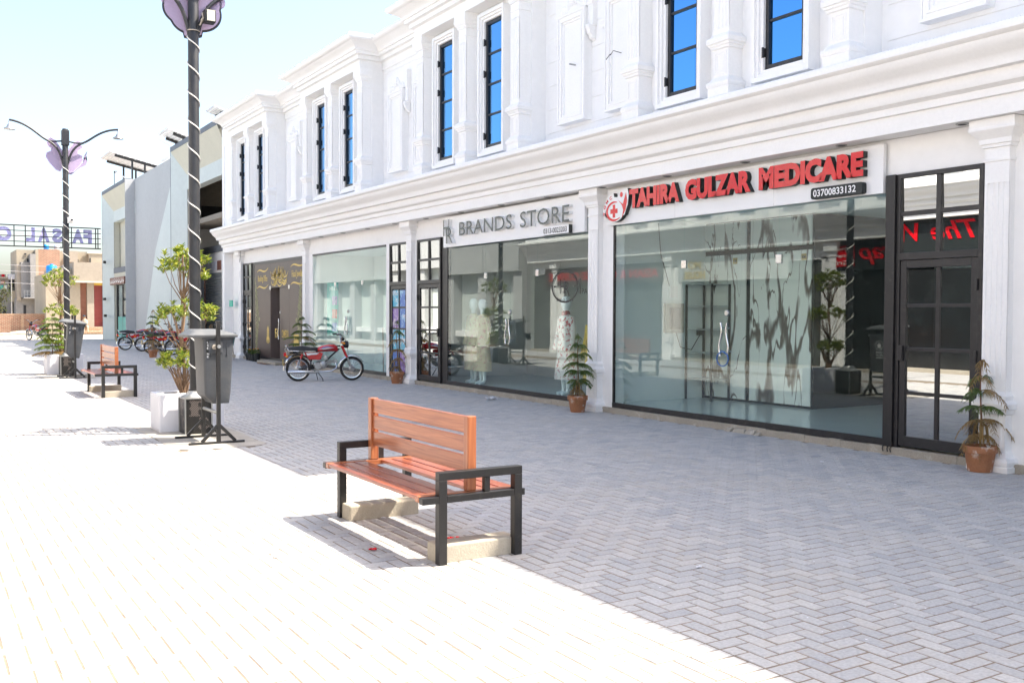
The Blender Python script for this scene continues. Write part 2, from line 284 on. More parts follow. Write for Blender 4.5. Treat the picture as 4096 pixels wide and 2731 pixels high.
# ------------------------------------------------------------------ mesh builder and object helpers
class MB:
    def __init__(s): s.v = []; s.f = []; s.t = []; s.tone = None
    def add(s, vs, fs, tone=None):
        o = len(s.v); s.v += [tuple(v) for v in vs]; s.f += [tuple(i+o for i in f) for f in fs]
        if tone is not None: s.t += [tone]*len(vs)
        return s
    def box(s, x0, x1, y0, y1, z0, z1):
        return s.add([(x0,y0,z0),(x1,y0,z0),(x1,y1,z0),(x0,y1,z0),(x0,y0,z1),(x1,y0,z1),(x1,y1,z1),(x0,y1,z1)],
              [(0,3,2,1),(4,5,6,7),(0,1,5,4),(1,2,6,5),(2,3,7,6),(3,0,4,7)])
    def quad(s, a, b, c, d, tone=None): return s.add([a,b,c,d], [(0,1,2,3)], tone)
    def bar(s, a, b, w, h=None, up=(0,0,1)):
        a, b = Vector(a), Vector(b); h = h or w; d = (b-a).normalized(); up = Vector(up)
        if abs(d.dot(up)) > .98: up = Vector((1,0,0))
        x = d.cross(up).normalized()*w/2; y = x.cross(d).normalized()*h/2
        vs = [a-x-y, a+x-y, a+x+y, a-x+y, b-x-y, b+x-y, b+x+y, b-x+y]
        return s.add(vs, [(0,1,2,3),(7,6,5,4),(0,4,5,1),(1,5,6,2),(2,6,7,3),(3,7,4,0)])
    def tube(s, pts, r, n=8, cap=True, closed=False):
        pts = [Vector(p) for p in pts]; k = len(pts); rs = r if isinstance(r, (list, tuple)) else [r]*k
        up = None; rings = []
        for i, p in enumerate(pts):
            if closed: d = pts[(i+1) % k]-pts[i-1]
            else: d = (pts[min(i+1,k-1)]-pts[max(i-1,0)])
            d = d.normalized() if d.length > 1e-9 else Vector((0,0,1))
            if up is None:
                up = Vector((0,0,1)) if abs(d.z) < .9 else Vector((1,0,0))
            x = d.cross(up)
            if x.length < 1e-6: x = d.cross(Vector((0,1,0)))
            x.normalize(); y = x.cross(d).normalized(); up = y
            rings.append([p + (x*math.cos(2*math.pi*j/n)+y*math.sin(2*math.pi*j/n))*rs[i] for j in range(n)])
        return s.loft(rings, cap and not closed, closed)
    def loft(s, rings, cap=True, closed=False):
        n = len(rings[0]); k = len(rings); vs = [v for r in rings for v in r]; fs = []
        for i in range(k if closed else k-1):
            for j in range(n):
                a = i*n+j; b = i*n+(j+1) % n; i2 = (i+1) % k
                fs.append((a, b, i2*n+(j+1) % n, i2*n+j))
        if cap: fs.append(tuple(range(n-1,-1,-1))); fs.append(tuple((k-1)*n+j for j in range(n)))
        return s.add(vs, fs)
    def lathe(s, prof, n=20, c=(0,0,0), axis='z', cap=True):
        rings = []
        for r, z in prof:
            ring = []
            for j in range(n):
                a = 2*math.pi*j/n; x, y = r*math.cos(a), r*math.sin(a)
                p = {'z': (x, y, z), 'y': (x, z, y), 'x': (z, x, y)}[axis]
                ring.append((p[0]+c[0], p[1]+c[1], p[2]+c[2]))
            rings.append(ring)
        return s.loft(rings, cap)
    def ball(s, c, r, n=10, k=7):
        r = (r, r, r) if not isinstance(r, (tuple, list)) else r; rings = []
        for i in range(k):
            th = math.pi*(i+.02)/(k-1+.04); rings.append([(c[0]+r[0]*math.sin(th)*math.cos(2*math.pi*j/n), c[1]+r[1]*math.sin(th)*math.sin(2*math.pi*j/n), c[2]-r[2]*math.cos(th)) for j in range(n)])
        return s.loft(rings, True)
    def prism(s, poly, fn, d0, d1):
        """poly: 2-D outline; fn(u, v, d) -> 3-D point"""
        n = len(poly); vs = [fn(u, v, d0) for u, v in poly]+[fn(u, v, d1) for u, v in poly]
        fs = [tuple(range(n-1,-1,-1)), tuple(range(n, 2*n))]+[(i, (i+1) % n, n+(i+1) % n, n+i) for i in range(n)]
        return s.add(vs, fs)
    def build(s, name, m, parent=None, loc=(0,0,0), smooth=0, bevel=0, rot=None, fix=True, segs=2):
        me = bpy.data.meshes.new(name); me.from_pydata(s.v, [], s.f)
        if s.t:
            at = me.attributes.new('tone', 'FLOAT', 'POINT'); at.data.foreach_set('value', s.t)
        if fix:
            bm = bmesh.new(); bm.from_mesh(me); bmesh.ops.recalc_face_normals(bm, faces=bm.faces); bm.to_mesh(me); bm.free()
        if smooth:
            me.polygons.foreach_set('use_smooth', [True]*len(me.polygons)); me.set_sharp_from_angle(angle=RAD(smooth))
        me.materials.append(m if not isinstance(m, str) else M[m])
        return link(name, me, parent, loc, bevel, rot, segs)
def link(name, me, parent=None, loc=(0,0,0), bevel=0, rot=None, segs=2):
    o = bpy.data.objects.new(name, me); COL.objects.link(o); o.location = loc
    if rot: o.rotation_euler = rot
    if parent: o.parent = parent
    if bevel:
        b = o.modifiers.new('bevel', 'BEVEL'); b.width = bevel; b.segments = segs; b.limit_method = 'ANGLE'; b.angle_limit = RAD(40)
    return o
def tag(o, label=None, cat=None, group=None, kind=None):
    if label: o['label'] = label
    if cat: o['category'] = cat
    if group: o['group'] = group
    if kind: o['kind'] = kind
    return o
def thing(name, label, cat, loc=(0,0,0), rz=0, group=None):
    o = bpy.data.objects.new(name, None); COL.objects.link(o); o.empty_display_size = .2
    o.location = loc; o.rotation_euler = (0,0,rz)
    return tag(o, label, cat, group)
def inv(p): return (-p.location.x, -p.location.y, -p.location.z)   # world coordinates under an unrotated Empty
def dup(o, loc, rz, label, group=None):
    kids = {}
    for c in bpy.data.objects:
        if c.parent: kids.setdefault(c.parent.name, []).append(c)
    def rec(a, par):
        n = a.copy(); COL.objects.link(n)
        if par: n.parent = par
        for c in kids.get(a.name, []): rec(c, n)
        return n
    r = rec(o, None); r.location = loc; r.rotation_euler = (0,0,rz); r['label'] = label
    if group: r['group'] = group
    return r
def sweep(path, prof, endcaps=True):
    """profile [(outward, z)] along a plan path; outward is to the left of travel"""
    P = [Vector((x, y)) for x, y in path]; ns = []
    for a, b in zip(P, P[1:]):
        d = (b-a).normalized(); ns.append(Vector((-d.y, d.x)))
    rings = []
    for i, p in enumerate(P):
        n1 = ns[max(i-1, 0)]; n2 = ns[min(i, len(ns)-1)]; k = (n1+n2)/(1+n1.dot(n2))
        rings.append([(p.x+k.x*o, p.y+k.y*o, z) for o, z in prof])
    mb = MB(); n = len(prof); vs = [v for r in rings for v in r]; fs = []
    for i in range(len(rings)-1):
        for j in range(n-1): fs.append((i*n+j, i*n+j+1, (i+1)*n+j+1, (i+1)*n+j))
    if endcaps: fs.append(tuple(range(n))); fs.append(tuple((len(rings)-1)*n+j for j in range(n-1,-1,-1)))
    return mb.add(vs, fs)
_tc = {}
def text_mesh(s, bold=0., shear=0.):
    k = (s, bold, shear)
    if k not in _tc:
        cu = bpy.data.curves.new('t', 'FONT'); cu.body = s; cu.offset = bold; cu.shear = shear; cu.resolution_u = 3
        o = bpy.data.objects.new('t', cu); COL.objects.link(o); bpy.context.view_layer.update()
        me = bpy.data.meshes.new_from_object(o.evaluated_get(bpy.context.evaluated_depsgraph_get()))
        v = np.zeros(len(me.vertices)*3); me.vertices.foreach_get('co', v); v = v.reshape(-1, 3)[:, :2]
        f = [tuple(p.vertices) for p in me.polygons]
        # boundary edges for the sides
        cnt = {}
        for p in f:
            for a, b in zip(p, p[1:]+p[:1]):
                cnt[(a, b)] = cnt.get((a, b), 0)+1
        ed = [e for e in cnt if (e[1], e[0]) not in cnt]
        bpy.data.objects.remove(o); bpy.data.curves.remove(cu); bpy.data.meshes.remove(me)
        _tc[k] = (v, f, ed)
    return _tc[k]
def text_ext(s, bold=0., shear=0.):
    v = text_mesh(s, bold, shear)[0]
    return (v[:,0].min(), v[:,0].max(), v[:,1].min(), v[:,1].max()) if len(v) else (0, .3, 0, .7)
def text_solid(mb, s, fn, depth, x0, x1, y0, y1, bold=0., shear=0., ref=None, flat=False):
    """put text into box x0..x1, y0..y1 of a plane; fn(u, v, d)"""
    v, f, ed = text_mesh(s, bold, shear); a, b, c, d = ref or text_ext(s, bold, shear)
    U = x0+(v[:,0]-a)/(b-a)*(x1-x0); V = y0+(v[:,1]-c)/(d-c)*(y1-y0); n = len(v)
    vs = [fn(U[i], V[i], depth) for i in range(n)]; fs = list(f)
    if depth > .004 and not flat:
        vs += [fn(U[i], V[i], 0) for i in range(n)]; fs += [(e[1], e[0], e[0]+n, e[1]+n) for e in ed]
    mb.add(vs, fs)
def facade(X): return lambda u, v, d: (X-d, -u, v)      # u runs to the right in view (towards -Y), d is proud of the wall
def ribbon(mb, pts, w, fn, d=.002):
    n = len(pts); ws = w if isinstance(w, (list, tuple)) else [w*math.sin(math.pi*(i+.6)/(n+.2))**.6 for i in range(n)]
    L_, R_ = [], []
    for i in range(n):
        a = pts[max(i-1,0)]; b = pts[min(i+1,n-1)]; dx, dy = b[0]-a[0], b[1]-a[1]; l = math.hypot(dx, dy) or 1
        L_.append((pts[i][0]-dy/l*ws[i]/2, pts[i][1]+dx/l*ws[i]/2)); R_.append((pts[i][0]+dy/l*ws[i]/2, pts[i][1]-dx/l*ws[i]/2))
    vs = [fn(*p, d) for p in L_]+[fn(*p, d) for p in R_]
    mb.add(vs, [(i, i+1, n+i+1, n+i) for i in range(n-1)])
def bez(p0, p1, p2, p3, n=12):
    o = []
    for i in range(n+1):
        t = i/n; a, b, c, d = (1-t)**3, 3*t*(1-t)**2, 3*t*t*(1-t), t**3
        o.append(tuple(a*p0[k]+b*p1[k]+c*p2[k]+d*p3[k] for k in range(len(p0))))
    return o
# ------------------------------------------------------------------ ground and paving
g = MB(); g.quad((-500,-300,-.05),(700,-300,-.05),(700,900,-.05),(-500,900,-.05)); tag(g.build('ground', 'dirt', fix=False), kind='structure')
pav = MB(); pav.quad((-3.6,-14,-.0042),(9.55,-14,-.0042),(9.55,58.2,-.0042),(-3.6,58.2,-.0042))
paving = tag(pav.build('paving', 'joint', fix=False), kind='structure')
UPV = .0972; PX0, PY0 = 2.978, 3.532
T_L, T_R = math.tan(RAD(2.2)), math.tan(RAD(61))
def in_view(x, y): return y > 1.9 and x > y*T_L-.35 and x < y*T_R+.5 and x < 9.46
stones = []   # (cx, cy, half x, half y)
BX0, BX1 = PX0+UPV, PX0+3*UPV
for i in range(-36, 68):
    for j in range(-20, 562):
        k = (i-j) % 4
        if k == 0: cx, cy, hx, hy = PX0+(i+2)*UPV, PY0+(j+1.5)*UPV, UPV, UPV/2
        elif k == 3: cx, cy, hx, hy = PX0+(i+1.5)*UPV, PY0+(j+2)*UPV, UPV/2, UPV
        else: continue
        if not in_view(cx, cy): continue
        x0, x1 = cx-hx, cx+hx
        if x1 > BX0+.01 and x0 < BX1-.01:          # cut at the straight border course
            if x0 < BX0-.01: x1 = BX0
            elif x1 > BX1+.01: x0 = BX1
            else: continue
        stones.append(((x0+x1)/2, cy, (x1-x0)/2, hy))
for j in range(-20, 562):
    cy = PY0+(j+.5)*UPV
    if in_view(BX0+UPV, cy): stones.append((BX0+UPV, cy, UPV, UPV/2))
patches = [(2.62, 3.62, 11.5, 14.1), (2.68, 3.75, 25.0, 27.3)]
def dist2(s): return s[0]**2+s[1]**2
stones.sort(key=dist2)
def stone_geo(cx, cy, hx, hy, r, dz=None):
    g = .0056+r.random()*.0018; e = .005; z = (r.random()-.5)*.0025 if dz is None else dz; tx, ty = (r.random()-.5)*.005, (r.random()-.5)*.005
    sx = (r.random()-.5)*.002; sy = (r.random()-.5)*.002
    vs = []
    for (k, zz) in ((g+e, 0), (g-.001, -.0032), (g-.001, -.012)):
        for a, b in ((-1,-1),(1,-1),(1,1),(-1,1)):
            u, v = a*(hx-k), b*(hy-k); vs.append((cx+sx+u, cy+sy+v, zz+z+u*tx+v*ty))
    fs = [(0,1,2,3)]
    for q in (0, 4):
        fs += [(q+i, q+4+i, q+4+(i+1) % 4, q+(i+1) % 4) for i in range(4)]
    return vs, fs
rp = random.Random(5)
NEAR = 300
variants = {}
for n_, (cx, cy, hx, hy) in enumerate(stones[:NEAR]):     # the nearest stones, one object each, on shared meshes
    key = (round(hx, 3), round(hy, 3), rp.randrange(14))
    if key not in variants:
        vs, fs = stone_geo(0, 0, hx, hy, rp); mb = MB(); mb.add(vs, fs, min(1, max(0, rp.gauss(.5, .2))))
        o = mb.build('paver', 'paver', paving, (cx, cy, 0), fix=False); variants[key] = o.data
    else: link('paver', variants[key], paving, (cx, cy, 0))
far = MB()
for (cx, cy, hx, hy) in stones[NEAR:]:
    if any(a < cx < b and c < cy < d for a, b, c, d in patches): continue
    vs, fs = stone_geo(cx, cy, hx, hy, rp); far.add(vs, fs, min(1, max(0, rp.gauss(.5, .2))))
tag(far.build('paver', 'paver', paving, fix=False), kind='stuff')
# paving outside the view: one sheet
mb = MB()
for x0, x1, y0, y1 in ((-3.6, 9.4, -14, 1.7), (-3.6, -.3, 1.7, 58.2)): mb.quad((x0,y0,0),(x1,y0,0),(x1,y1,0),(x0,y1,0))
mb.build('paving_sheet', 'pave_far', paving, fix=False)
for k, (a, b, c, d) in enumerate(patches):                 # rough concrete bed round the lamp posts
    mb = MB(); n = 26; out = []
    for i in range(n):
        t = 2*math.pi*i/n; ex = abs(math.cos(t))**.35*math.copysign(1, math.cos(t)); ey = abs(math.sin(t))**.35*math.copysign(1, math.sin(t))
        out.append(((a+b)/2+ex*((b-a)/2+.05)+rp.uniform(-.03,.03), (c+d)/2+ey*((d-c)/2+.05)+rp.uniform(-.03,.03), .004))
    mb.add(out, [tuple(range(n))]); mb.build('concrete_bed', 'sandpatch', paving, fix=False)

# ------------------------------------------------------------------ the white shop building
WB = thing('shop_building', 'long white two storey shop building with classical cornices, pilasters and tall blue windows', 'building', (9.5, 6, 0))
WI = inv(WB)
def wb(mb, name, m, **k): return mb.build(name, m, WB, WI, **k)
YL, YR = 33.9, -8.
BAY_C = [28.072, 21.154, 14.333, 7.423, .565, -6.3]        # front right corner of each bay
PIL_G = [32.74, 26.48, 19.72, 12.86, 5.965, -.95]       # ground floor pilaster centres
PILY = [c for c in PIL_G]
# ground floor wall, piers and lintel
mb = MB()
openings = [(26.85, 32.62), (21.14, 26.04), (19.94, 20.91), (13.06, 19.46), (6.16, 12.45), (-.6, 5.58), (-7, -1.3)]
ys = sorted([a for o in openings for a in o])
prev = YR
for a, b in sorted(openings):
    if a > prev: mb.box(9.5, 9.72, prev, a, 0, 3.15)
    prev = b
mb.box(9.5, 9.72, prev, YL, 0, 3.15)
mb.box(9.5, 9.72, YR, YL, 3.15, 3.56)
wb(mb, 'wall', 'plaster')
mb = MB(); mb.box(9.21, 12, YL, YL+.22, 0, 3.55); wb(mb, 'end_wall', 'plaster'); mb = MB(); mb.box(9.21, 21, YL-.001, YL+.22, 4.39, 7.78); wb(mb, 'end_wall', 'plaster')
# plinth with a chipped edge
mb = MB(); y = YR; prevz = .09
while y < YL:
    y2 = min(YL, y+rnd.uniform(.15, .5)); x = 9.445+rnd.uniform(-.006, .006)
    mb.box(x, 9.62, y, y2, -.05, .088+rnd.uniform(-.006, .004)); y = y2
wb(mb, 'plinth', 'concrete', fix=False)
r_ = random.Random(12)
for (y, w, h) in ((9.35, .16, .07), (9.55, .22, .06), (9.75, .10, .05), (9.22, .08, .04)):
    mb = MB(); x = 9.40; mb.add([(x-.03,y-w/2,0),(x+.06,y-w/2,0),(x+.06,y+w/2,0),(x-.035,y+w/2,0),(x+.01,y-w*.4,h*.8),(x+.055,y-w*.4,h),(x+.055,y+w*.35,h),(x,y+w*.4,h*.7)], [(0,3,2,1),(4,5,6,7),(0,1,5,4),(1,2,6,5),(2,3,7,6),(3,0,4,7)])
    tag(mb.build('rubble', 'concrete', bevel=.004), {9.35: 'broken lump of plaster below the clinic glass door, second from the right', 9.55: 'largest broken lump of plaster at the foot of the clinic shopfront', 9.75: 'leftmost small lump of plaster at the foot of the clinic shopfront', 9.22: 'smallest, rightmost lump of plaster at the foot of the clinic shopfront'}[y], 'rubble', 'broken plaster at the clinic step')
# lower cornice
lc = [(-.3,3.565),(0,3.565),(0,3.75),(.045,3.755),(.05,3.83),(.115,3.86),(.135,3.90),(.135,3.985),(.215,3.99),(.225,4.02),(.235,4.06),(.27,4.10),(.33,4.145),(.375,4.20),(.385,4.235),(.41,4.245),(.435,4.27),(.44,4.31),(.425,4.345),(.38,4.365),(.2,4.37),(-.55,4.385),(-.55,3.565)]
wb(sweep([(9.21, YL+.2), (9.21, YR)], [(-o, z) for o, z in lc][::-1]), 'lower_cornice', 'plaster2', smooth=35)
# recessed downlights in the soffit
for k in range(18):
    y = 31.2-1.555*k
    mb = MB(); mb.lathe([(.062, 3.553),(.066, 3.559),(.066, 3.568)], 18, (9.34, y, 0)); d = wb(mb, 'downlight', 'alu')
    mb = MB(); mb.lathe([(.045, 3.5515),(.045, 3.5535)], 14, (9.34, y, 0)); mb.build('lens', 'dark', d)
# moulded pilasters
def pilaster(mb, hw, d, xb, stack):
    """U-shaped mouldings round a pier of half width hw standing d proud of x = xb (centre y = 0)"""
    rings = [[(xb, -hw-o, z), (xb-d-o, -hw-o, z), (xb-d-o, hw+o, z), (xb, hw+o, z)] for z, o in stack]
    mb.loft(rings, True)
def flutes(mb, hw, x, z0, z1, n, dep=.012):
    """shaft front with sunk flutes between z0 and z1"""
    step = 2*hw*.86/n; pts = [(-hw, 0)]
    for i in range(n):
        c = -hw*.86+step*(i+.5); w = step*.29
        pts += [(c-w, 0), (c-w*.6, dep), (c+w*.6, dep), (c+w, 0)]
    pts.append((hw, 0))
    vs = [(x+e, y, z0) for y, e in pts]+[(x+e, y, z1) for y, e in pts]; k = len(pts)
    mb.add(vs, [(i, i+1, k+i+1, k+i) for i in range(k-1)])
    for zz in (z0, z1):       # flute ends
        for i in range(n):
            b = 1+4*i; mb.add([(x+pts[b+q][1], pts[b+q][0], zz) for q in range(4)], [(0,1,2,3)])
def frame4(mb, x, d, y0, y1, z0, z1, w):
    mb.box(x-d, x, y0, y1, z0, z0+w); mb.box(x-d, x, y0, y1, z1-w, z1); mb.box(x-d, x, y0, y0+w, z0+w, z1-w); mb.box(x-d, x, y1-w, y1, z0+w, z1-w)
HW = .132; XF = 9.40
def ground_pilaster():
    mb = MB(); d = .1
    pilaster(mb, HW, d, 9.5, [(0,.088),(.055,.09),(.06,.075),(.075,.085),(.105,.088),(.135,.075),(.15,.045),(.185,.03),(.205,.012),(.215,.012),(.55,.012),(.575,.014),(.585,.035),(.625,.04),(.635,.06),(.685,.066),(.705,.05),(.725,.03),(.765,.03),(.79,.012),(.81,0)])
    pilaster(mb, HW, d, 9.5, [(.81,0),(.95,0)]); pilaster(mb, HW, d-.013, 9.5, [(.95,0),(2.92,0)])
    flutes(mb, HW, XF, .95, 2.92, 4)
    pilaster(mb, HW, d, 9.5, [(2.92,0),(3.135,0),(3.14,.012),(3.165,.014),(3.17,0),(3.275,0),(3.28,.022),(3.31,.024),(3.315,.04),(3.345,.044),(3.365,.046),(3.375,.058),(3.395,.07),(3.425,.098),(3.44,.112),(3.45,.118),(3.475,.12),(3.48,.112),(3.56,.112)])
    frame4(mb, 9.388, .009, -.105, .105, .235, .535, .022); frame4(mb, 9.388, .005, -.07, .07, .275, .495, .008)
    o = wb(mb, 'pilaster', 'plaster2', smooth=25)
    m2 = MB(); pilaster(m2, HW, .1, 9.5, [(.0,.091),(.05,.092)]); fo = m2.build('worn_foot', 'plaster_worn', o)
    return o
p0 = ground_pilaster()
def place(o, y, name_par=WB):
    n = o.copy(); COL.objects.link(n); n.location = (o.location.x, WI[1]+y, o.location.z)
    for c in list(o.children):
        q = c.copy(); COL.objects.link(q); q.parent = n
        for e in list(c.children):
            r = e.copy(); COL.objects.link(r); r.parent = q
    return n
p0.location.y = WI[1]+PIL_G[0]
for y in PIL_G[1:]: place(p0, y)
# upper storey: walls, moulded panels, pilasters, windows
XBW, XRW, XFR = 9.137, 9.411, 8.845
wins = []
for c in BAY_C:
    pil = [c, c+1.875, c+3.679]                    # front right corners of the three pilasters
    cx = [(pil[0]+.283+pil[1])/2, (pil[1]+.283+pil[2])/2]; wins += cx
    edges = [c-.028]+[e for m_ in cx for e in (m_-.339, m_+.339)]+[c+3.99]
    mbw = MB(); a, b = c-.028, c+3.99
    for y0, y1 in zip(edges[::2], edges[1::2]): mbw.box(XBW, XRW+.2, y0, y1, 4.2, 7.25)
    for m_ in cx: mbw.box(XBW+.001, XRW+.2, m_-.345, m_+.345, 4.2, 4.52); mbw.box(XBW+.001, XRW+.2, m_-.345, m_+.345, 6.922, 7.25)
    wb(mbw, 'upper_wall', 'plaster')
_cm = {}
for i, c in enumerate(BAY_C[:-1]):
    a, b = BAY_C[i+1]+3.99, c-.028
    mb = MB(); mb.box(XRW+.011, XRW+.2, a, b, 4.2, 7.25); rw = wb(mb, 'recess_wall', 'plaster')
    z = 4.2; k = 0
    while z < 7.15:
        z2 = min(7.25, 4.643+k*.40)
        for y0, y1 in ((a+.08, b-.08),):
            mb = MB(); mb.box(XRW, XRW+.0105, y0, y1, z+.007, z2-.007); mb.build('wall_course', 'plaster', rw)
        z = z2; k += 1
mb = MB(); mb.box(9.24, 9.45, 32.06, YL, 4.2, 7.25); wb(mb, 'upper_wall', 'plaster')
def upper_pilaster():
    mb = MB(); hw = .1415; d = .236
    pilaster(mb, hw, d, XBW, [(4.2,0.0471),(4.483,0.0471),(4.492,0.0565),(4.52,0.0641),(4.548,0.0584),(4.563,0.0377),(4.591,0.0207),(4.605,0.0057),(4.614,0),(4.963,0),(4.972,0.0236),(5.001,0.0264),(5.01,0.0424),(5.034,0.0452),(5.043,0.0641),(5.095,0.0678),(5.118,0.0565),(5.132,0.0283),(5.151,0.017),(5.165,0),(5.236,0)])
    pilaster(mb, hw, d-.013, XBW, [(5.236,0),(6.621,0)]); flutes(mb, hw, XBW-d, 5.236, 6.621, 4)
    pilaster(mb, hw, d, XBW, [(6.621,0),(6.729,0),(6.734,0.0113),(6.753,0.0113),(6.757,0),(6.875,0),(6.88,0.0188),(6.908,0.0207),(6.913,0.032),(6.941,0.0339),(6.955,0.0471),(6.988,0.0697),(7.012,0.0754),(7.035,0.0754),(7.04,0.0678),(7.148,0.0678)])
    frame4(mb, XBW-d, .010, -.104, .104, 4.643, 4.935, .019); frame4(mb, XBW-d, .006, -.066, .066, 4.685, 4.892, .010)
    return wb(mb, 'upper_pilaster', 'plaster2', smooth=25)
up0 = upper_pilaster(); first = True
for c in BAY_C:
    for a in (c+.1415, c+2.016, c+3.82):
        if first: up0.location.y = WI[1]+a; first = False
        else: place(up0, a)
def window_unit():
    s = MB()                                              # stepped white surround
    for (o, i_, x) in ((.462, .405, 8.949), (.405, .363, 8.982), (.363, .316, 9.015)):
        z0, z1 = 4.605-(i_-.292), 6.847+(i_-.292); Z0, Z1 = 4.605-(o-.292), 6.847+(o-.292)
        s.box(x, 9.175, -o, -i_, Z0, Z1); s.box(x, 9.175, i_, o, Z0, Z1); s.box(x, 9.175, -i_, i_, z1, Z1); s.box(x, 9.175, -i_, i_, Z0, z0)
    so_ = wb(s, 'window_surround', 'plaster2', bevel=.003)
    f = MB(); x = 9.053
    f.box(x, x+.07, -.316, -.262, 4.586, 6.87); f.box(x, x+.07, .262, .316, 4.586, 6.87)
    f.box(x, x+.07, -.262, .262, 4.586, 4.645); f.box(x, x+.07, -.262, .262, 6.812, 6.87)
    ms = [4.657, 5.184, 5.731, 6.282, 6.8]
    for z in ms[1:-1]: f.box(x+.012, x+.06, -.262, .262, z-.017, z+.017)
    w = wb(f, 'window', 'black', bevel=.004)
    for z in (4.8, 5.93, 6.5): h = MB(); h.box(x-.03, x+.01, .31, .345, z-.055, z+.055); h.lathe([(.016, z-.065),(.016, z+.065)], 8, (x-.03, .327, 0)); h.build('hinge', 'black', w)
    for a, b in zip(ms, ms[1:]):
        p = MB(); p.box(x+.035, x+.041, -.262, .262, a-.01, b+.01); p.build('pane', 'bluewin', w)
    return so_, w
su, wi = window_unit()
for k, y in enumerate(wins):
    if k == 0: su.location.y = WI[1]+y; wi.location.y = WI[1]+y
    else: place(su, y); place(wi, y)
# moulded blind panels with crest and brackets in the recesses
def blind_panel():
    p = MB(); x = 9.25; h = .382; B0, B1 = 4.699, 6.48
    p.box(x+.05, XRW+.005, -h, h, B0, B1)
    for (o, i_, xx) in ((h, h-.033, x), (h-.033, h-.08, x+.018), (h-.08, h-.113, x+.006), (h-.113, h-.15, x+.03)):
        z0, z1 = B0+(h-i_), B1-(h-i_); Z0, Z1 = B0+(h-o), B1-(h-o)
        p.box(xx, x+.06, -o, -i_, Z0, Z1); p.box(xx, x+.06, i_, o, Z0, Z1); p.box(xx, x+.06, -i_, i_, z1, Z1); p.box(xx, x+.06, -i_, i_, Z0, z0)
    o = wb(p, 'wall_panel', 'plaster2', bevel=.003)
    q = MB(); q.box(9.312, XRW+.003, -h-.13, h+.13, 6.498, 6.875); q.build('panel_head', 'plaster2', o, bevel=.003)
    c = MB(); r = random.Random(3); x = 9.306
    for s_ in (-1, 1):
        for i in range(9):
            t = i/8; y = s_*(.02+.32*t); z = 6.677-.15*t**1.3+.047*math.sin(t*9)
            c.ball((x, y, z), (.02, .033+.02*r.random(), .033+.03*r.random()), 8, 6)
            c.ball((x+.004, y*.92, z-.056), (.017, .03, .02), 8, 6)
        c.tube([(x-.004, s_*(.057+.047*math.cos(a)), 6.64+.047*math.sin(a)) for a in [k*.5 for k in range(12)]], .013, 6)
    c.ball((x-.004, 0, 6.743), (.03, .066, .05), 10, 7); c.ball((x-.008, 0, 6.659), (.033, .047, .066), 10, 7)
    c.build('crest', 'plaster2', o, smooth=50)
    for s_ in (-1, 1):
        q = MB(); y = s_*(h+.066); q.box(9.326, XRW+.003, y-.066, y+.066, 6.169, 6.498); q.build('panel_ear', 'plaster2', o, bevel=.003)
        b = MB()
        b.prism([(9.326,6.178),(9.269,6.178),(9.265,6.131),(9.283,6.103),(9.293,6.046),(9.326,6.018),(9.34,5.971),(9.368,5.952),(9.406,5.933),(9.406,6.178)], lambda u, v, d: (u, d, v), y-.047, y+.047)
        b.build('bracket', 'plaster2', o, bevel=.005)
    return o
bp = blind_panel(); first = True
for c in BAY_C[:-1]:
    for y in (c-1.013, c-2.313):
        if first: bp.location.y = WI[1]+y; first = False
        else: place(bp, y)
# upper cornice following bays and recesses
ucp = [(-0.2826,7.148),(0,7.148),(0,7.337),(0.0801,7.346),(0.0801,7.431),(0.1554,7.44),(0.1554,7.511),(0.1884,7.516),(0.1931,7.544),(0.2072,7.568),(0.2402,7.596),(0.292,7.629),(0.3391,7.652),(0.3627,7.671),(0.3862,7.676),(0.4192,7.695),(0.4474,7.728),(0.4522,7.761),(0.438,7.798),(0.4051,7.817),(0.2826,7.822),(-0.5652,7.827)]
path = [(13, 31.962), (XFR, 31.962)]
for i, c in enumerate(BAY_C):
    if i: path.append((XFR, c+3.966))
    path.append((XFR, c-.01))
    if i < len(BAY_C)-1: path += [(9.392, c-.01), (9.392, BAY_C[i+1]+3.966)]
path.append((13, BAY_C[-1]-.01))
wb(sweep(path, [(-o, z) for o, z in ucp], False), 'upper_cornice', 'plaster2', smooth=35)
mb = MB(); mb.box(9.35, 21, YR, 31.95, 7.70, 7.815); wb(mb, 'roof', 'plaster')
mb = MB(); mb.box(9.72, 21, YR, YL, 3.45, 3.56); wb(mb, 'floor_slab', 'plaster')
mb = MB(); mb.box(20.8, 21, YR, YL, 0, 7.7); wb(mb, 'rear_wall', 'plaster')
# bits left on the facade: a wire end and a pipe stub, cut wires hanging
mb = MB(); mb.tube([(9.29, 12.01, 5.538),(9.16, 12.04, 5.56),(9.14, 12.09, 5.5),(9.17, 12.13, 5.53),(9.15, 12.21, 5.46)], .006, 5); wb(mb, 'wire', 'black')
mb = MB(); mb.tube([(9.3, 13.235, 5.613),(9.18, 13.235, 5.613)], .014, 8); wb(mb, 'pipe', 'alu')
mb = MB(); mb.tube([(9.3, 32.3, 3.56),(9.28, 32.2, 3.45),(9.3, 32.35, 3.3),(9.36, 32.6, 3.2)], .012, 6); wb(mb, 'loose_cable', 'alu')

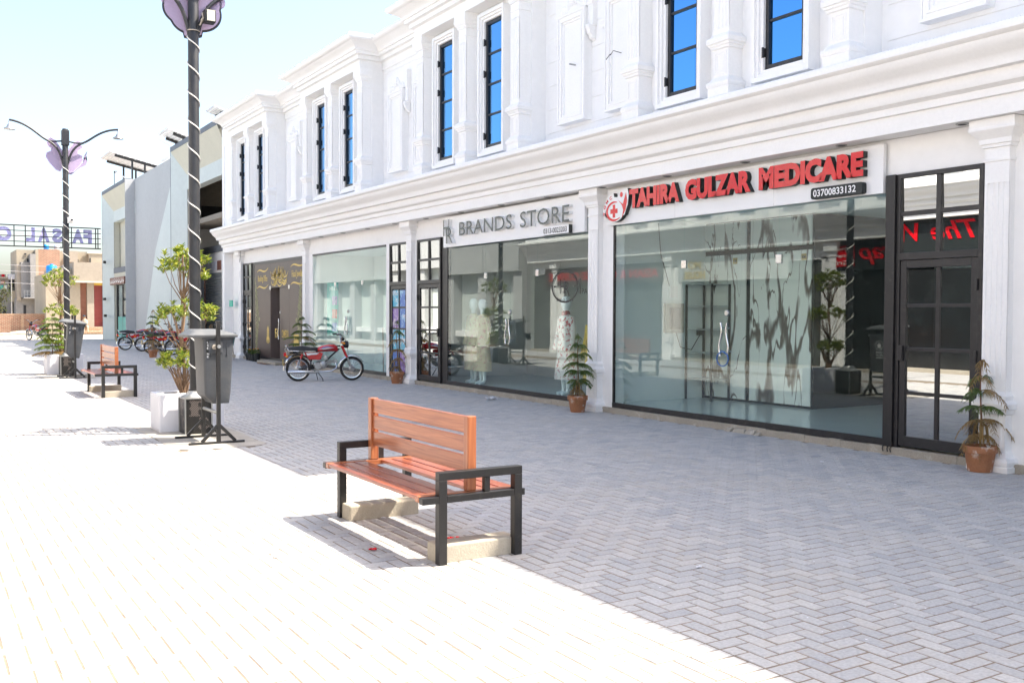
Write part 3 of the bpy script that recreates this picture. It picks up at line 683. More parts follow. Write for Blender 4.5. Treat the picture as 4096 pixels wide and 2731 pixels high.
# ------------------------------------------------------------------ doors and shop windows
def gridded_door(yl, yr, pane_m, name='door', handle=True, x=9.47, posters=None, hinge_left=False):
    f = MB(); w = .05
    f.box(x, x+.07, yr, yr+w, .09, 3.15); f.box(x, x+.07, yl-w, yl, .09, 3.15); f.box(x, x+.07, yr+w, yl-w, 3.10, 3.15)
    f.box(x-.003, x+.067, yr+w, yl-w, 2.19, 2.27)
    m_ = (yl+yr)/2
    f.box(x+.006, x+.06, m_-.03, m_+.03, 2.27, 3.10)
    f.box(x+.008, x+.058, yr+w, m_-.03, 2.68, 2.73); f.box(x+.008, x+.058, m_+.03, yl-w, 2.68, 2.73)
    d = wb(f, name, 'black', bevel=.004)
    l = MB(); a, b = yl-w-.005, yr+w+.005; x2 = x+.012; sw = .075
    l.box(x2, x2+.05, a-sw, a, .112, 2.185); l.box(x2, x2+.05, b, b+sw, .112, 2.185); l.box(x2, x2+.05, b+sw, a-sw, 2.10, 2.185); l.box(x2, x2+.05, b+sw, a-sw, .112, .225)
    l.box(x2+.008, x2+.044, m_-.025, m_+.025, .225, 2.10)
    rows = [.225, .71, 1.20, 1.685, 2.10]
    for z in rows[1:-1]: l.box(x2+.01, x2+.042, b+sw, m_-.025, z-.02, z+.02); l.box(x2+.01, x2+.042, m_+.025, a-sw, z-.02, z+.02)
    l.build('door_leaf', 'black', d, bevel=.004)
    n = 0
    for (z0, z1) in [(2.27,2.68),(2.73,3.10)]+[(p+.02 if i else p, q-.02) for i, (p, q) in enumerate(zip(rows, rows[1:]))]:
        lo = z0 > 2.2
        for (y0, y1) in (((yr+w, m_-.03), (m_+.03, yl-w)) if lo else ((b+sw, m_-.025), (m_+.025, a-sw))):
            p = MB(); tl = .0065 if lo else .002; p.add([(x+.036-(tl if zz == z1 else 0)+dx, yy, zz) for zz in (z0, z1) for dx, yy in ((0,y0),(.005,y0),(.005,y1),(0,y1))], [(0,3,2,1),(4,5,6,7),(0,1,5,4),(1,2,6,5),(2,3,7,6),(3,0,4,7)])
            mm = pane_m
            if posters and not lo: mm = posters[n % len(posters)]; n += 1
            p.build('pane', mm, d)
    if handle:
        h = MB(); yy = a-.03 if not hinge_left else b+.03
        h.box(x-.03, x+.02, yy-.03, yy+.03, 1.07, 1.24); h.build('door_handle', 'black', d, bevel=.006)
    for z in (.4, 1.15, 1.9):
        h = MB(); yy = (b-.003) if not hinge_left else (a+.003); h.lathe([(.016, z-.06),(.016, z+.06)], 8, (x-.01, yy, 0)); h.build('hinge', 'black', d)
    return d
gridded_door(7.2, 6.155, 'mirror')
gridded_door(5.585, 4.55, 'mirror', hinge_left=True)
gridded_door(19.465, 18.34, 'mirror', hinge_left=True)
gridded_door(20.915, 19.94, 'mirror', posters=['posterpurple', 'posterblue', 'postercyan', 'postercyan', 'posterblue', 'posterpurple', 'posterblue', 'postercyan'])
gridded_door(32.62, 31.66, 'mirror', hinge_left=True)
for q in ((9.44, 9.56, 7.2, 7.325), (9.5, 9.6, 18.10, 18.335), (9.5, 9.56, 31.42, 31.65)): mb = MB(); mb.box(*q, .09, 3.15); wb(mb, 'door_post', 'blacksteel', bevel=.004)
mb = MB()
for y in (7.21, 7.25, 7.31): mb.tube([(9.441, y, .1),(9.438, y+.006, .06),(9.436, y-.004, .03)], .007, 5)
wb(mb, 'paint_drip', 'black')
def s_handle(par, y, zc, x, side, L=.46):
    h = MB(); pts = []
    for i in range(17):
        t = i/16; pts.append((x-.055, y+side*.022*math.sin(t*2*math.pi), zc+L*(t-.5)))
    h.tube(pts, .0155, 10)
    for t in (.16, .84): h.tube([(x-.055, y+side*.022*math.sin(t*2*math.pi), zc+L*(t-.5)),(x, y+side*.022*math.sin(t*2*math.pi), zc+L*(t-.5))], .011, 8)
    h.build('door_handle', 'chrome', par, smooth=40)
def shopfront(yl, yr, seams, dl, dm, dr, m='glass', top=3.13, head=2.29, x=9.5, frame_left=True, hz=1.23):
    f = MB(); f.box(x-.012, x+.03, yr, yl, .09, .168); f.box(x-.008, x+.026, yr, yl, top, 3.15)
    if frame_left: f.box(x-.006, x+.03, yl-.035, yl, .168, top)
    s = wb(f, 'shopfront', 'black', bevel=.003)
    ed = [yl-(.035 if frame_left else 0)]+seams+[yr]
    for a, b in zip(ed, ed[1:]):
        if a <= dl+.01 and b >= dr-.01: zs = [(head+.006, top)]
        else: zs = [(.168, top)]
        for z0, z1 in zs:
            p = MB(); p.box(x+.004, x+.014, b+.0025, a-.0025, z0, z1); p.build('glass_panel', m, s)
    if dl is not None:
        for a, b, sd in ((dl, dm, 1), (dm, dr, -1)):
            p = MB(); p.box(x+.005, x+.015, b+.004, a-.004, .172, head); d = p.build('glass_door', m, s)
            s_handle(d, dm+sd*.065, hz, x+.004, sd)
        for yy in (dl, dr): mb = MB(); mb.box(x-.006, x+.022, yy-.05, yy+.05, head-.06, head+.055); mb.build('patch_fitting', 'chrome', s, bevel=.004)
        mb = MB(); mb.lathe([(.035, x-.012),(.042, x-.006),(.042, x+.026),(.035, x+.03)], 16, (0, dm, hz+.36), 'x'); mb.build('lock', 'steel', s)
    return s
ms = shopfront(12.45, 7.325, [10.794, 8.98], 10.794, 9.909, 8.98)
mb = MB(); pts = [(9.43, 9.909+.11*math.sin(t)*(1 if math.cos(t) > -.7 else .7), 1.02-.10*math.cos(t*1.0)-.05) for t in [i*2*math.pi/20 for i in range(20)]]
mb.tube(pts, .009, 7, closed=True); mb.build('cable_lock', 'bluecable', ms, smooth=60)
hs = shopfront(18.10, 13.06, [16.501, 14.664], 16.501, 15.594, 14.664)
of = shopfront(26.04, 21.14, [24.387, 22.584], 24.387, 23.5, 22.584, frame_left=False, head=2.30)
mb = MB(); mb.box(9.49, 9.53, 21.14, 26.04, 3.10, 3.15); mb.build('head_rail', 'black', of)
# jeweller's and booking office front in brown film
jf = MB(); jf.box(9.49, 9.54, 26.85, 31.42, 3.06, 3.15); jf.box(9.49, 9.54, 26.85, 31.42, .09, .15)
js = wb(jf, 'shopfront', 'black', bevel=.003)
for a, b, z0, z1 in ((31.42, 29.80, .15, 3.06), (29.80, 28.03, 2.30, 3.06), (28.03, 26.85, .15, 3.06), (28.91, 28.03, .12, 2.29)):
    p = MB(); p.box(9.505, 9.517, b+.004, a-.004, z0, z1); p.build('glass_panel', 'brownglass', js)
p = MB(); a = RAD(70); c = Vector((9.51, 29.79)); e = c+Vector((math.sin(a), -math.cos(a)))*.86
p.add([(c.x,c.y,.13),(e.x,e.y,.13),(e.x+.006,e.y-.012,.13),(c.x+.006,c.y-.012,.13),(c.x,c.y,2.29),(e.x,e.y,2.29),(e.x+.006,e.y-.012,2.29),(c.x+.006,c.y-.012,2.29)], [(0,3,2,1),(4,5,6,7),(0,1,5,4),(1,2,6,5),(2,3,7,6),(3,0,4,7)]); p.build('glass_door', 'brownglass', js)
for y in (28.03, 29.80): mb = MB(); mb.box(9.492, 9.522, y-.06, y+.06, 2.24, 2.36); mb.build('patch_fitting', 'chrome', js, bevel=.004)
s_handle(js, 28.86, 1.05, 9.505, 1, .62)
mb = MB(); mb.lathe([(.035, 9.49),(.042, 9.497),(.042, 9.52)], 16, (0, 28.86, 1.55), 'x'); mb.build('lock', 'steel', js)
F5 = facade(9.504)
# gold lettering and curved rules on the film
for (u0, u1, s, zc) in ((-31.1, -30.05, 'Booking Office', 2.58), (-27.85, -26.70, 'Faisal Jewellers', 2.64)):
    mb = MB(); text_solid(mb, s, F5, .003, u0+.05, u1-.05, zc-.12, zc+.13, .012); mb.build('gold_lettering', 'gold', js)
    for dz in (.27, -.25):
        mb = MB(); ribbon(mb, bez((u0-.05, zc+dz-.03), (u0+.35, zc+dz+.16), (u1-.45, zc+dz-.18), (u1+.05, zc+dz+.08), 16), .05, F5); mb.build('gold_rule', 'gold', js)
r = random.Random(21); mb = MB()
for i in range(46):                                    # calligraphy: interlaced strokes filling an oval
    t = r.uniform(-.62, .62); cx_ = -28.92+t; hh = .30*math.sqrt(max(.05, 1-(t/.7)**2)); z = 2.66
    if i < 26:
        x2 = cx_+r.uniform(-.12, .12); ribbon(mb, bez((cx_, z+hh*r.uniform(.5, 1)), (cx_+.03, z+.1), (x2-.03, z-.05), (x2, z-hh*r.uniform(-.2, .6)), 10), .032, F5)
    else:
        w = r.uniform(.12, .3); zz = z+r.uniform(-.26, .1)
        ribbon(mb, bez((cx_-w, zz+.07), (cx_-w*.8, zz-.12), (cx_+w*.7, zz-.12), (cx_+w, zz+.1), 12), .04, F5)
for i in range(14):
    a = r.uniform(0, 6.28); u, v = -28.92+.55*math.cos(a)*r.uniform(.4, 1), 2.66+.27*math.sin(a)*r.uniform(.5, 1); q = .018
    mb.add([F5(u-q, v, .003), F5(u, v-q, .003), F5(u+q, v, .003), F5(u, v+q, .003)], [(0,1,2,3)])
mb.build('calligraphy', 'gold', js); mb = MB(); text_solid(mb, 'FA', F5, .003, -29.35, -28.96, .78, 1.06, .02); mb.build('gold_lettering', 'gold', js); mb = MB(); text_solid(mb, 'COMMERCIAL', F5, .003, -28.72, -28.08, .79, 1.03, .015); mb.build('gold_lettering', 'gold', js); mb = MB()
def logo_house(u, z, s):
    P = lambda a, b: (u+a*s, z+b*s)
    mb.prism([P(-.45,0), P(-.4,-.28), P(0,-.42), P(.4,-.28), P(.45,0), P(.3,.25), P(.28,.9), P(0,1.25), P(-.28,.9), P(-.3,.25)], F5, .002, .003)
logo_house(-30.05, .72, .34)
mb.build('gold_logo', 'gold', js); mb = MB(); mb.prism([(-27.65,.42),(-27.22,.42),(-27.22,.92),(-27.65,.92)], F5, .002, .003)
mb.build('gold_plate', 'gold', js)
mb = MB()
for i in range(7): mb.prism([(-30.05-.1+.02*i, .85+.05*i), (-30.05, .80+.05*i), (-30.05+.1-.02*i, .85+.05*i), (-30.05, .825+.05*i)], F5, .0035, .0045)
for (a, b) in ((-.06,.62),(.0,.58),(.06,.62)): mb.prism([(-30.05+a-.015,b),(-30.05+a+.015,b),(-30.05+a+.015,b+.08),(-30.05+a-.015,b+.08)], F5, .0035, .0045)
mb.build('logo_lines', 'brownglass', js)
mb = MB()                                              # half mandalas along both edges
for uc, sg in ((-31.40, 1), (-26.92, -1)):
    for k in range(5):
        for s_ in (-1, 1):
            zc = 1.33+s_*(.10+.20*k); R_ = .42-.055*k
            ribbon(mb, [(uc+sg*R_*math.sin(a)*.9, zc+s_*.24*math.cos(a)) for a in [i*math.pi/14 for i in range(15)]], .024, F5)
            ribbon(mb, [(uc+sg*(R_*.72)*math.sin(a), zc+s_*(.02+.15*math.cos(a))) for a in [i*math.pi/12 for i in range(13)]], .018, F5)
            q = []
            for i in range(22):
                a = i*.42; rr = .10*(1-i/24); q.append((uc+sg*(R_*.55+rr*math.cos(a)), zc+s_*(.05+rr*math.sin(a))))
            ribbon(mb, q, .018, F5)
            for i in range(4):
                a = .35+i*.33; u, v = uc+sg*(R_+.05)*math.sin(a), zc+s_*(.26*math.cos(a)+.05)
                ribbon(mb, [(uc+sg*R_*math.sin(a)*.95, zc+s_*.25*math.cos(a)), (u, v)], .022, F5); 
    for s_ in (-1, 1): ribbon(mb, [(uc+sg*.02, 1.33+s_*1.12), (uc+sg*.05, 1.33+s_*1.35)], .03, F5)
    for a in [i*math.pi/4 for i in range(8)]: ribbon(mb, [(uc+sg*.48+.01*math.cos(a), 1.33+.01*math.sin(a)), (uc+sg*.48+.075*math.cos(a), 1.33+.075*math.sin(a))], .03, F5)
mb.build('ornament', 'palegold', js)
# posters in the narrow door and small print on the glass
mb = MB(); Fp = facade(9.498)
for (s, u, z, w, h) in (('STUDY ABROAD', -20.80, 1.28, .32, .05), ('Study', -20.36, 1.05, .26, .08), ('Abroad', -20.36, .93, .30, .08), ('VIS', -20.22, 1.45, .16, .07), ('THE WORLD', -20.80, 1.96, .3, .08)):
    text_solid(mb, s, Fp, .003, u, u+w, z, z+h, .015)
wb(mb, 'poster_text', 'white_print')
# ring logo on the boutique glass
Fh = facade(9.5)
mb = MB(); cu, cz = -13.80, 2.03
ribbon(mb, [(cu+.385*math.cos(a), cz+.265*math.sin(a)) for a in [i*2*math.pi/40 for i in range(41)]], [.03]*41, Fh)
text_solid(mb, 'H', Fh, .003, cu-.14, cu-.01, cz-.12, cz+.13, -.004); text_solid(mb, 'R', Fh, .003, cu+.0, cu+.15, cz-.17, cz+.08, -.004)
text_solid(mb, 'Brands Store', Fh, .003, cu-.24, cu+.26, cz-.25, cz-.19, .008)
for s_ in (-1, 1): mb.prism([(cu+s_*.30-.025, cz-.0), (cu+s_*.30, cz-.02), (cu+s_*.30+.025, cz), (cu+s_*.30, cz+.02)], Fh, .002, .003)
mb.prism([(-13.36,1.9),(-13.33,1.9),(-13.33,2.15),(-13.36,2.15)], Fh, .002, .003); text_solid(mb, 'PA', Fh, .003, -13.30, -13.14, 1.9, 1.98, .008)
wb(mb, 'glass_lettering', 'black_print')
mb = MB(); mb.box(9.30, 9.33, 33.3, 33.65, 1.73, 1.95); gs = wb(mb, 'green_plate', 'greensign')

# ------------------------------------------------------------------ shop signs
def letters(par, s, Xp, u0, u1, z0, z1, face, side, d, bold=.03, name='letter'):
    """each letter its own part: coloured face on a dark return"""
    a0, a1, c0, c1 = text_ext(s, bold); k = (u1-u0)/(a1-a0); adv = 0
    ref = text_ext('H', bold)
    for i, ch in enumerate(s):
        if ch == ' ': continue
        pre = text_ext(s[:i]+ch, bold); e = text_ext(ch, bold); w = e[1]-e[0]
        right = pre[1]; x0 = u0+(right-w-a0)*k; x1 = u0+(right-a0)*k
        y0 = z0+(e[2]-ref[2])/(ref[3]-ref[2])*(z1-z0); y1 = z0+(e[3]-ref[2])/(ref[3]-ref[2])*(z1-z0)
        m1 = MB(); text_solid(m1, ch, facade(Xp), d, x0, x1, y0, y1, bold); o = m1.build(name, side, par, inv(par))
        m2 = MB(); text_solid(m2, ch, facade(Xp), d+.003, x0, x1, y0, y1, bold, flat=True); f = m2.build('letter_face', face, o, fix=False)
ts = thing('shop_sign', 'white clinic sign board with big glossy red letters and a red cross emblem', 'sign', (9.42, 9.9, 2.95), group=None)
mb = MB(); mb.box(9.42, 9.47, 7.345, 12.51, 2.955, 3.515)
pn = mb.build('sign_panel', 'signwhite', ts, inv(ts), bevel=.003)
mb = MB()
for y in (9.0, 10.9): mb.box(9.4185, 9.421, y-.0025, y+.0025, 2.96, 3.51)
mb.build('panel_joint', 'steel', pn)
letters(ts, 'TAHIRA', 9.42, -11.86, -10.72, 3.17, 3.455, 'redgloss', 'black_flat', .075, .06)
letters(ts, 'GULZAR', 9.42, -10.60, -9.33, 3.17, 3.455, 'redgloss', 'black_flat', .075, .06)
letters(ts, 'MEDICARE', 9.42, -9.19, -7.56, 3.17, 3.455, 'redgloss', 'black_flat', .075, .06)
def rounded(u0, u1, z0, z1, r, n=5):
    o = []
    for cx_, cz_, a in ((u1-r, z0+r, -90), (u1-r, z1-r, 0), (u0+r, z1-r, 90), (u0+r, z0+r, 180)):
        o += [(cx_+r*math.cos(RAD(a+90*i/n)), cz_+r*math.sin(RAD(a+90*i/n))) for i in range(n+1)]
    return o
mb = MB(); mb.prism(rounded(-8.33, -7.57, 2.97, 3.105, .03), facade(9.42), 0, .075); b = mb.build('phone_box', 'black_flat', ts, inv(ts), bevel=.004)
mb = MB(); text_solid(mb, '03700833132', facade(9.345), .003, -8.29, -7.66, 2.995, 3.08, .02); mb.build('phone_number', 'white_print', b)
# emblem
em = MB(); uc, zc = -12.24, 3.19
out = [(uc+.02+.23*math.cos(a), zc-.03+.165*math.sin(a)) for a in [RAD(x) for x in range(150, 331, 12)]]
out += [(uc+.26, zc-.10), (uc+.34, zc+.05), (uc+.36, zc+.2), (uc+.33, zc+.295), (uc+.27, zc+.30), (uc+.20, zc+.26), (uc+.13, zc+.25), (uc+.08, zc+.18), (uc+.0, zc+.19), (uc-.02, zc+.25), (uc-.12, zc+.22), (uc-.25, zc+.08), (uc-.29, zc-.06), (uc-.25, zc-.08)]
em.prism(out, facade(9.42), 0, .07); e0 = em.build('emblem', 'black_flat', ts, inv(ts))
e1 = MB(); e1.prism(out, facade(9.42), .071, .075); ew = e1.build('emblem_face', 'signwhite', e0)
e2 = MB(); Fm = facade(9.42)
e2.prism([(uc+a, zc-.03+b) for a, b in ((-.03,-.1),(.03,-.1),(.03,-.035),(.09,-.035),(.09,.035),(.03,.035),(.03,.1),(-.03,.1),(-.03,.035),(-.09,.035),(-.09,-.035),(-.03,-.035))], Fm, .075, .079)
ribbon(e2, [(uc+.02+.19*math.cos(a), zc-.03+.135*math.sin(a)) for a in [RAD(x) for x in range(75, 316, 10)]], None, Fm, .079) if False else None
ribbon(e2, [(uc+.02+.195*math.cos(RAD(x)), zc-.03+.14*math.sin(RAD(x))) for x in range(70, 316, 9)], .045, Fm, .079)
e2.prism([(uc+.11, zc+.13), (uc+.22, zc+.06), (uc+.30, zc+.235), (uc+.325, zc+.1), (uc+.29, zc-.03), (uc+.20, zc-.14), (uc+.235, zc-.03), (uc+.20, zc+.05)], Fm, .075, .079)
e2.prism([(uc+.185+.035*math.cos(a), zc+.21+.04*math.sin(a)) for a in [i*math.pi/7 for i in range(14)]], Fm, .075, .079)
for ch, a in zip('TGMC', (186, 160, 136, 112)):
    u, v = uc+.02+.265*math.cos(RAD(a)), zc-.03+.22*math.sin(RAD(a)); th = RAD(a-90)
    fr = lambda x, y, d, u=u, v=v, th=th: Fm(u+x*math.cos(th)-y*math.sin(th), v+(x*math.sin(th)+y*math.cos(th)), d)
    text_solid(e2, ch, fr, .079, -.03, .03, -.022, .03, .03, flat=True)
e2.build('emblem_print', 'redgloss', ew, fix=False)
hsn = thing('shop_sign', 'white boutique sign board with mirrored silver letters above a display of dressed mannequins', 'sign', (9.38, 15.5, 2.9))
mb = MB(); mb.box(9.38, 9.44, 13.07, 18.03, 2.903, 3.52); mb.build('sign_panel', 'signwhite', hsn, inv(hsn), bevel=.003)
letters(hsn, 'BRANDS', 9.38, -17.22, -15.22, 3.10, 3.36, 'mirror_letter', 'white', .07, .0)
letters(hsn, 'STORE', 9.38, -14.94, -13.40, 3.095, 3.37, 'mirror_letter', 'white', .07, .0)
letters(hsn, 'H', 9.38, -17.92, -17.66, 3.13, 3.46, 'mirror_letter', 'white', .06, -.012)
letters(hsn, 'R', 9.38, -17.76, -17.49, 2.97, 3.29, 'mirror_letter', 'white', .075, -.012)
mb = MB(); mb.box(9.305, 9.38, 13.41, 14.2, 2.905, 3.045); b = mb.build('phone_box', 'black_flat', hsn, inv(hsn))
mb = MB(); mb.box(9.301, 9.3045, 13.41, 14.2, 2.905, 3.045); w_ = mb.build('phone_plate', 'signwhite', b)
mb = MB(); text_solid(mb, '0313-0023203', facade(9.301), .004, -14.16, -13.46, 2.93, 3.02, .006); mb.build('phone_number', 'black_print', w_)

# ------------------------------------------------------------------ rooms behind the glass
def room(x1, y0, y1, wall, floor, z1=3.15, back=None):
    mb = MB(); x0 = 9.72
    mb.quad((x0,y0,z1),(x1,y0,z1),(x1,y1,z1),(x0,y1,z1)); mb.quad((x0,y0,.1),(x0,y0,z1),(x1,y0,z1),(x1,y0,.1)); mb.quad((x0,y1,.1),(x1,y1,.1),(x1,y1,z1),(x0,y1,z1)); mb.quad((x1,y0,.1),(x1,y0,z1),(x1,y1,z1),(x1,y1,.1))
    o = wb(mb, 'room_wall', wall, fix=False)
    f = MB(); f.quad((9.53,y0,.1),(x1,y0,.1),(x1,y1,.1),(9.53,y1,.1)); wb(f, 'room_floor', floor, fix=False)
    return o
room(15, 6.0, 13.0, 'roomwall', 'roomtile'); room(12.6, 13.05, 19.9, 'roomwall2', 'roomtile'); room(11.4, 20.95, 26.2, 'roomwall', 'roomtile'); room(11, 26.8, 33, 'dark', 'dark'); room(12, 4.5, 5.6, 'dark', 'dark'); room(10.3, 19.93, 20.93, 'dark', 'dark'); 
mb = MB(); mb.box(11.95, 14.9, 10.56, 13.0, .1, 3.14); cb = wb(mb, 'partition', 'granite')
for y0, y1 in ((13.0, 12.0), (11.9, 10.60)):
    for z0, z1 in ((.14, 2.58), (2.66, 3.12)):
        p = MB(); p.box(11.93, 11.952, y1, y0, z0, z1); p.build('marble_panel', 'marble', cb)
mb = MB()
mb.box(9.9, 10.2, 12.99, 13.0, 1.0, 1.02); wb(mb, 'skirting', 'roomtile')
for y in (10.75, 12.25):
    q = MB(); q.box(11.924, 11.929, y-.05, y+.05, 2.42, 2.52); ko = q.build('sticker', 'yellow', cb); q = MB(); text_solid(q, 'KMI', facade(11.924), .002, -y-.035, -y+.04, 2.445, 2.49, .02); q.build('sticker_text', 'black_print', ko)
t = thing('display_shelf', 'dark framed glass display shelf standing inside the empty clinic', 'shelf', (11.6, 12.7, .1))
mb = MB()
for x in (11.5, 11.9):
    for y in (12.35, 12.98): mb.box(x-.015, x+.015, y-.015, y+.015, .1, 2.08)
mb.build('shelf_frame', 'black', t, inv(t))
for z in (.45, .9, 1.3, 1.7, 2.07): m2 = MB(); m2.box(11.5, 11.9, 12.36, 12.97, z, z+.012); m2.build('shelf_board', 'roomwall2', t, inv(t))
t = thing('meter_box', 'small electric meter box with dark window on the clinic side wall', 'meter box', (11.2, 12.99, 1.3))
mb = MB(); mb.box(11.0, 11.4, 12.93, 13.0, 1.25, 1.75); mb.build('box', 'concrete', t, inv(t)); mb = MB(); mb.box(11.08, 11.32, 12.925, 12.932, 1.31, 1.68); mb.build('dark_window', 'brownglass', t, inv(t))
mb = MB(); mb.box(11.1, 11.28, 12.96, 13.0, 1.85, 2.05); mb.build('breaker', 'white', t, inv(t))
mb = MB(); mb.box(11.75, 11.9, 12.96, 13.0, 1.2, 1.32); mb.tube([(11.8,12.97,1.2),(11.6,12.96,.95),(11.35,12.96,1.0),(11.25,12.96,1.25)], .008, 5); mb.tube([(11.1,12.97,2.05),(10.9,12.97,2.6),(10.85,12.97,3.1)], .006, 5); mb.build('switch', 'black', t, inv(t))
t = thing('meter_box', 'grey electric meter in a frame behind the glass office door', 'meter box', (11.38, 24.0, 1.3))
mb = MB(); mb.box(11.3, 11.39, 23.8, 24.3, 1.1, 1.6); mb.build('box', 'steel', t, inv(t)); mb = MB(); mb.box(11.33, 11.39, 24.2, 24.4, 1.75, 2.05); mb.build('breaker', 'white', t, inv(t))
t = thing('poster', 'teal poster with coloured bank cards behind the office glass', 'poster', (9.62, 24.9, .9))
mb = MB(); mb.box(9.61, 9.62, 24.45, 25.25, .95, 2.35); mb.build('sheet', 'posterteal', t, inv(t))
for k, (z, m_) in enumerate(((1.85, 'posterpurple'), (1.5, 'redgloss'), (1.15, 'posterblue'))):
    mb = MB(); mb.box(9.600, 9.606, 24.5, 24.85, z-.09, z+.14); mb.build('card_print', m_, t, inv(t))
mb = MB(); text_solid(mb, '24/7', facade(9.61), .003, -25.1, -24.8, 2.14, 2.24, .01); text_solid(mb, 'ATM', facade(9.61), .003, -24.76, -24.5, 2.14, 2.24, .01); mb.build('poster_text', 'white_print', t, inv(t))
def mannequin(loc, dress, label, scarf=None, rz=0., h=1.78):
    t = thing('mannequin', label, 'mannequin', loc, rz, 'mannequins in the boutique window')
    b = MB(); k = h/1.78
    b.lathe([(.028*k,1.43*k),(.045*k,1.46*k),(.048*k,1.52*k),(.06*k,1.55*k),(.085*k,1.60*k),(.094*k,1.66*k),(.086*k,1.72*k),(.06*k,1.765*k),(.01,1.78*k)], 16)
    for s_ in (-1, 1): b.tube([(0, s_*.07, .3*k), (.01, s_*.07, .1*k), (-.02, s_*.07, .04), (-.13, s_*.075, .025)], [.05, .035, .04, .03], 8)
    b.build('body', 'mannequin', t, smooth=60)
    d = MB(); d.loft([[(a*math.cos(q), bb*math.sin(q), z*k) for q in [i*2*math.pi/18 for i in range(18)]] for z, a, bb in ((.28,.17,.27),(.45,.16,.25),(.75,.13,.21),(.95,.12,.19),(1.08,.11,.155),(1.22,.12,.18),(1.34,.11,.20),(1.42,.08,.17),(1.46,.05,.06))])
    for s_ in (-1, 1): d.tube([(0, s_*.17, 1.40*k), (.01, s_*.225, 1.2*k), (-.02, s_*.25, .98*k), (-.06, s_*.25, .80*k)], [.06, .055, .05, .06], 10)
    d.build('dress', dress, t, smooth=60)
    if scarf: q = MB(); q.lathe([(.055,1.42*k),(.085,1.44*k),(.08,1.49*k),(.055,1.52*k)], 14); q.build('scarf', scarf, t, smooth=60)
    return t
mannequin((10.12, 18.08, .1), 'floral2', 'white headed mannequin in a pale yellow printed dress nearest the boutique door')
mannequin((10.08, 17.62, .1), 'floral2', 'white mannequin in a printed yellow and pink dress with its head before the tree reflection', h=1.76)
mannequin((10.12, 14.66, .1), 'floral', 'white headed mannequin in a red floral dress with a dark red scarf', 'scarf')
mannequin((10.2, 13.9, .1), 'ochre', 'mannequin in a plain yellow dress half hidden by the pillar', h=1.6)

# ------------------------------------------------------------------ the opposite side of the arcade, seen mirrored in the glass
OX = -2.8
OB = thing('shop_building', 'opposite white shop row mirrored in the shop windows', 'building', (OX, 6, 0)); OI = inv(OB)
def ob(mb, name, m, **k): return mb.build(name, m, OB, OI, **k)
mb = MB(); mb.box(OX-.5, OX, -13, 34, 3.1, 3.56); ob(mb, 'wall', 'plaster')
mb = MB(); mb.box(OX-9, OX+.36, -13, 34, 4.2, 7.7); ob(mb, 'upper_wall', 'plaster')
ob(sweep([(OX+.29, -13), (OX+.29, 34)], [(-o, z) for o, z in lc][::-1]), 'lower_cornice', 'plaster2', smooth=35)
pth = []
for i in range(6):
    a = -6.9+6.85*i; pth += [(OX+.65, a), (OX+.65, a+3.97), (OX+.1, a+3.97), (OX+.1, a+6.85)]
ob(sweep(pth, [(-o, z) for o, z in ucp], False), 'upper_cornice', 'plaster2', smooth=35)
for i in range(6):
    a = -6.9+6.85*i
    for k in range(2): y = a+1.05+1.88*k; mb = MB(); mb.box(OX+.36, OX+.42, y-.31, y+.31, 4.6, 6.85); ob(mb, 'window', 'bluewin')
    for k in range(3):
        y = a+.14+1.87*k; mb = MB(); mb.box(OX+.36, OX+.6, y-.14, y+.14, 4.2, 7.14); mb.box(OX+.36, OX+.66, y-.19, y+.19, 4.96, 5.16); ob(mb, 'upper_pilaster', 'plaster2')
    for k in range(2): y = a+4.95+1.3*k-.2; mb = MB(); mb.box(OX+.36, OX+.52, y-.38, y+.38, 4.7, 6.48); ob(mb, 'wall_panel', 'plaster2')
for i in range(6):
    y = -1.95+6.84*i; mb = MB(); mb.box(OX-.1, OX, y-.5, y+.45, 0, 3.15); ob(mb, 'pier', 'plaster')
    mb = MB()
    for z0, z1, e in ((0,.2,.08),(.2,.6,.02),(.6,.8,.05),(.8,3.15,0),(3.15,3.3,.03),(3.3,3.56,.1)): mb.box(OX, OX+.10+e, y-.132-e, y+.132+e, z0, z1)
    ob(mb, 'pilaster', 'plaster2')
mb = MB(); mb.box(OX-.12, OX-.08, 12.4, 18.7, .1, 3.12); ob(mb, 'shopfront', 'granite')
mb = MB(); mb.box(OX-.13, OX-.08, -13, 12.3, .1, 3.12); ob(mb, 'shopfront', 'olddark')
mb = MB(); mb.box(OX-.13, OX-.08, 18.8, 34, .1, 3.12); ob(mb, 'shopfront', 'olddark')
mb = MB(); mb.box(OX-.1, OX+.08, -13, 34, 0, .1); ob(mb, 'plinth', 'concrete')
opp = lambda X: (lambda u, v, d: (X+d, u, v))
os_ = thing('shop_sign', 'black takeaway sign with red brush lettering mirrored in the door glass', 'sign', (OX, 15, 2.7))
mb = MB(); mb.box(OX-.03, OX+.05, 12.6, 18.75, 2.75, 3.55); mb.build('sign_panel', 'black_flat', os_, inv(os_))
mb = MB(); text_solid(mb, 'The Wrap', opp(OX+.05), .02, 14.3, 17.7, 2.88, 3.48, .012, .35); mb.build('lettering', 'redgloss', os_, inv(os_))
mb = MB(); mb.box(OX+.055, OX+.08, 17.85, 18.7, 2.86, 3.42); mb.build('menu_board', 'redgloss', os_, inv(os_))
mb = MB()
for k, s in enumerate(('Wraps', 'Burgers', 'Grill')): text_solid(mb, s, opp(OX+.08), .004, 18.0, 18.55, 3.27-.18*k, 3.38-.18*k, .01)
mb.build('menu_text', 'white_print', os_, inv(os_))
os2 = thing('shop_sign', 'dark restaurant sign with red capitals mirrored in the clinic glass', 'sign', (OX, 29, 2.6))
mb = MB(); mb.box(OX-.03, OX+.05, 25.8, 33, 2.6, 3.3); mb.build('sign_panel', 'brownglass', os2, inv(os2))
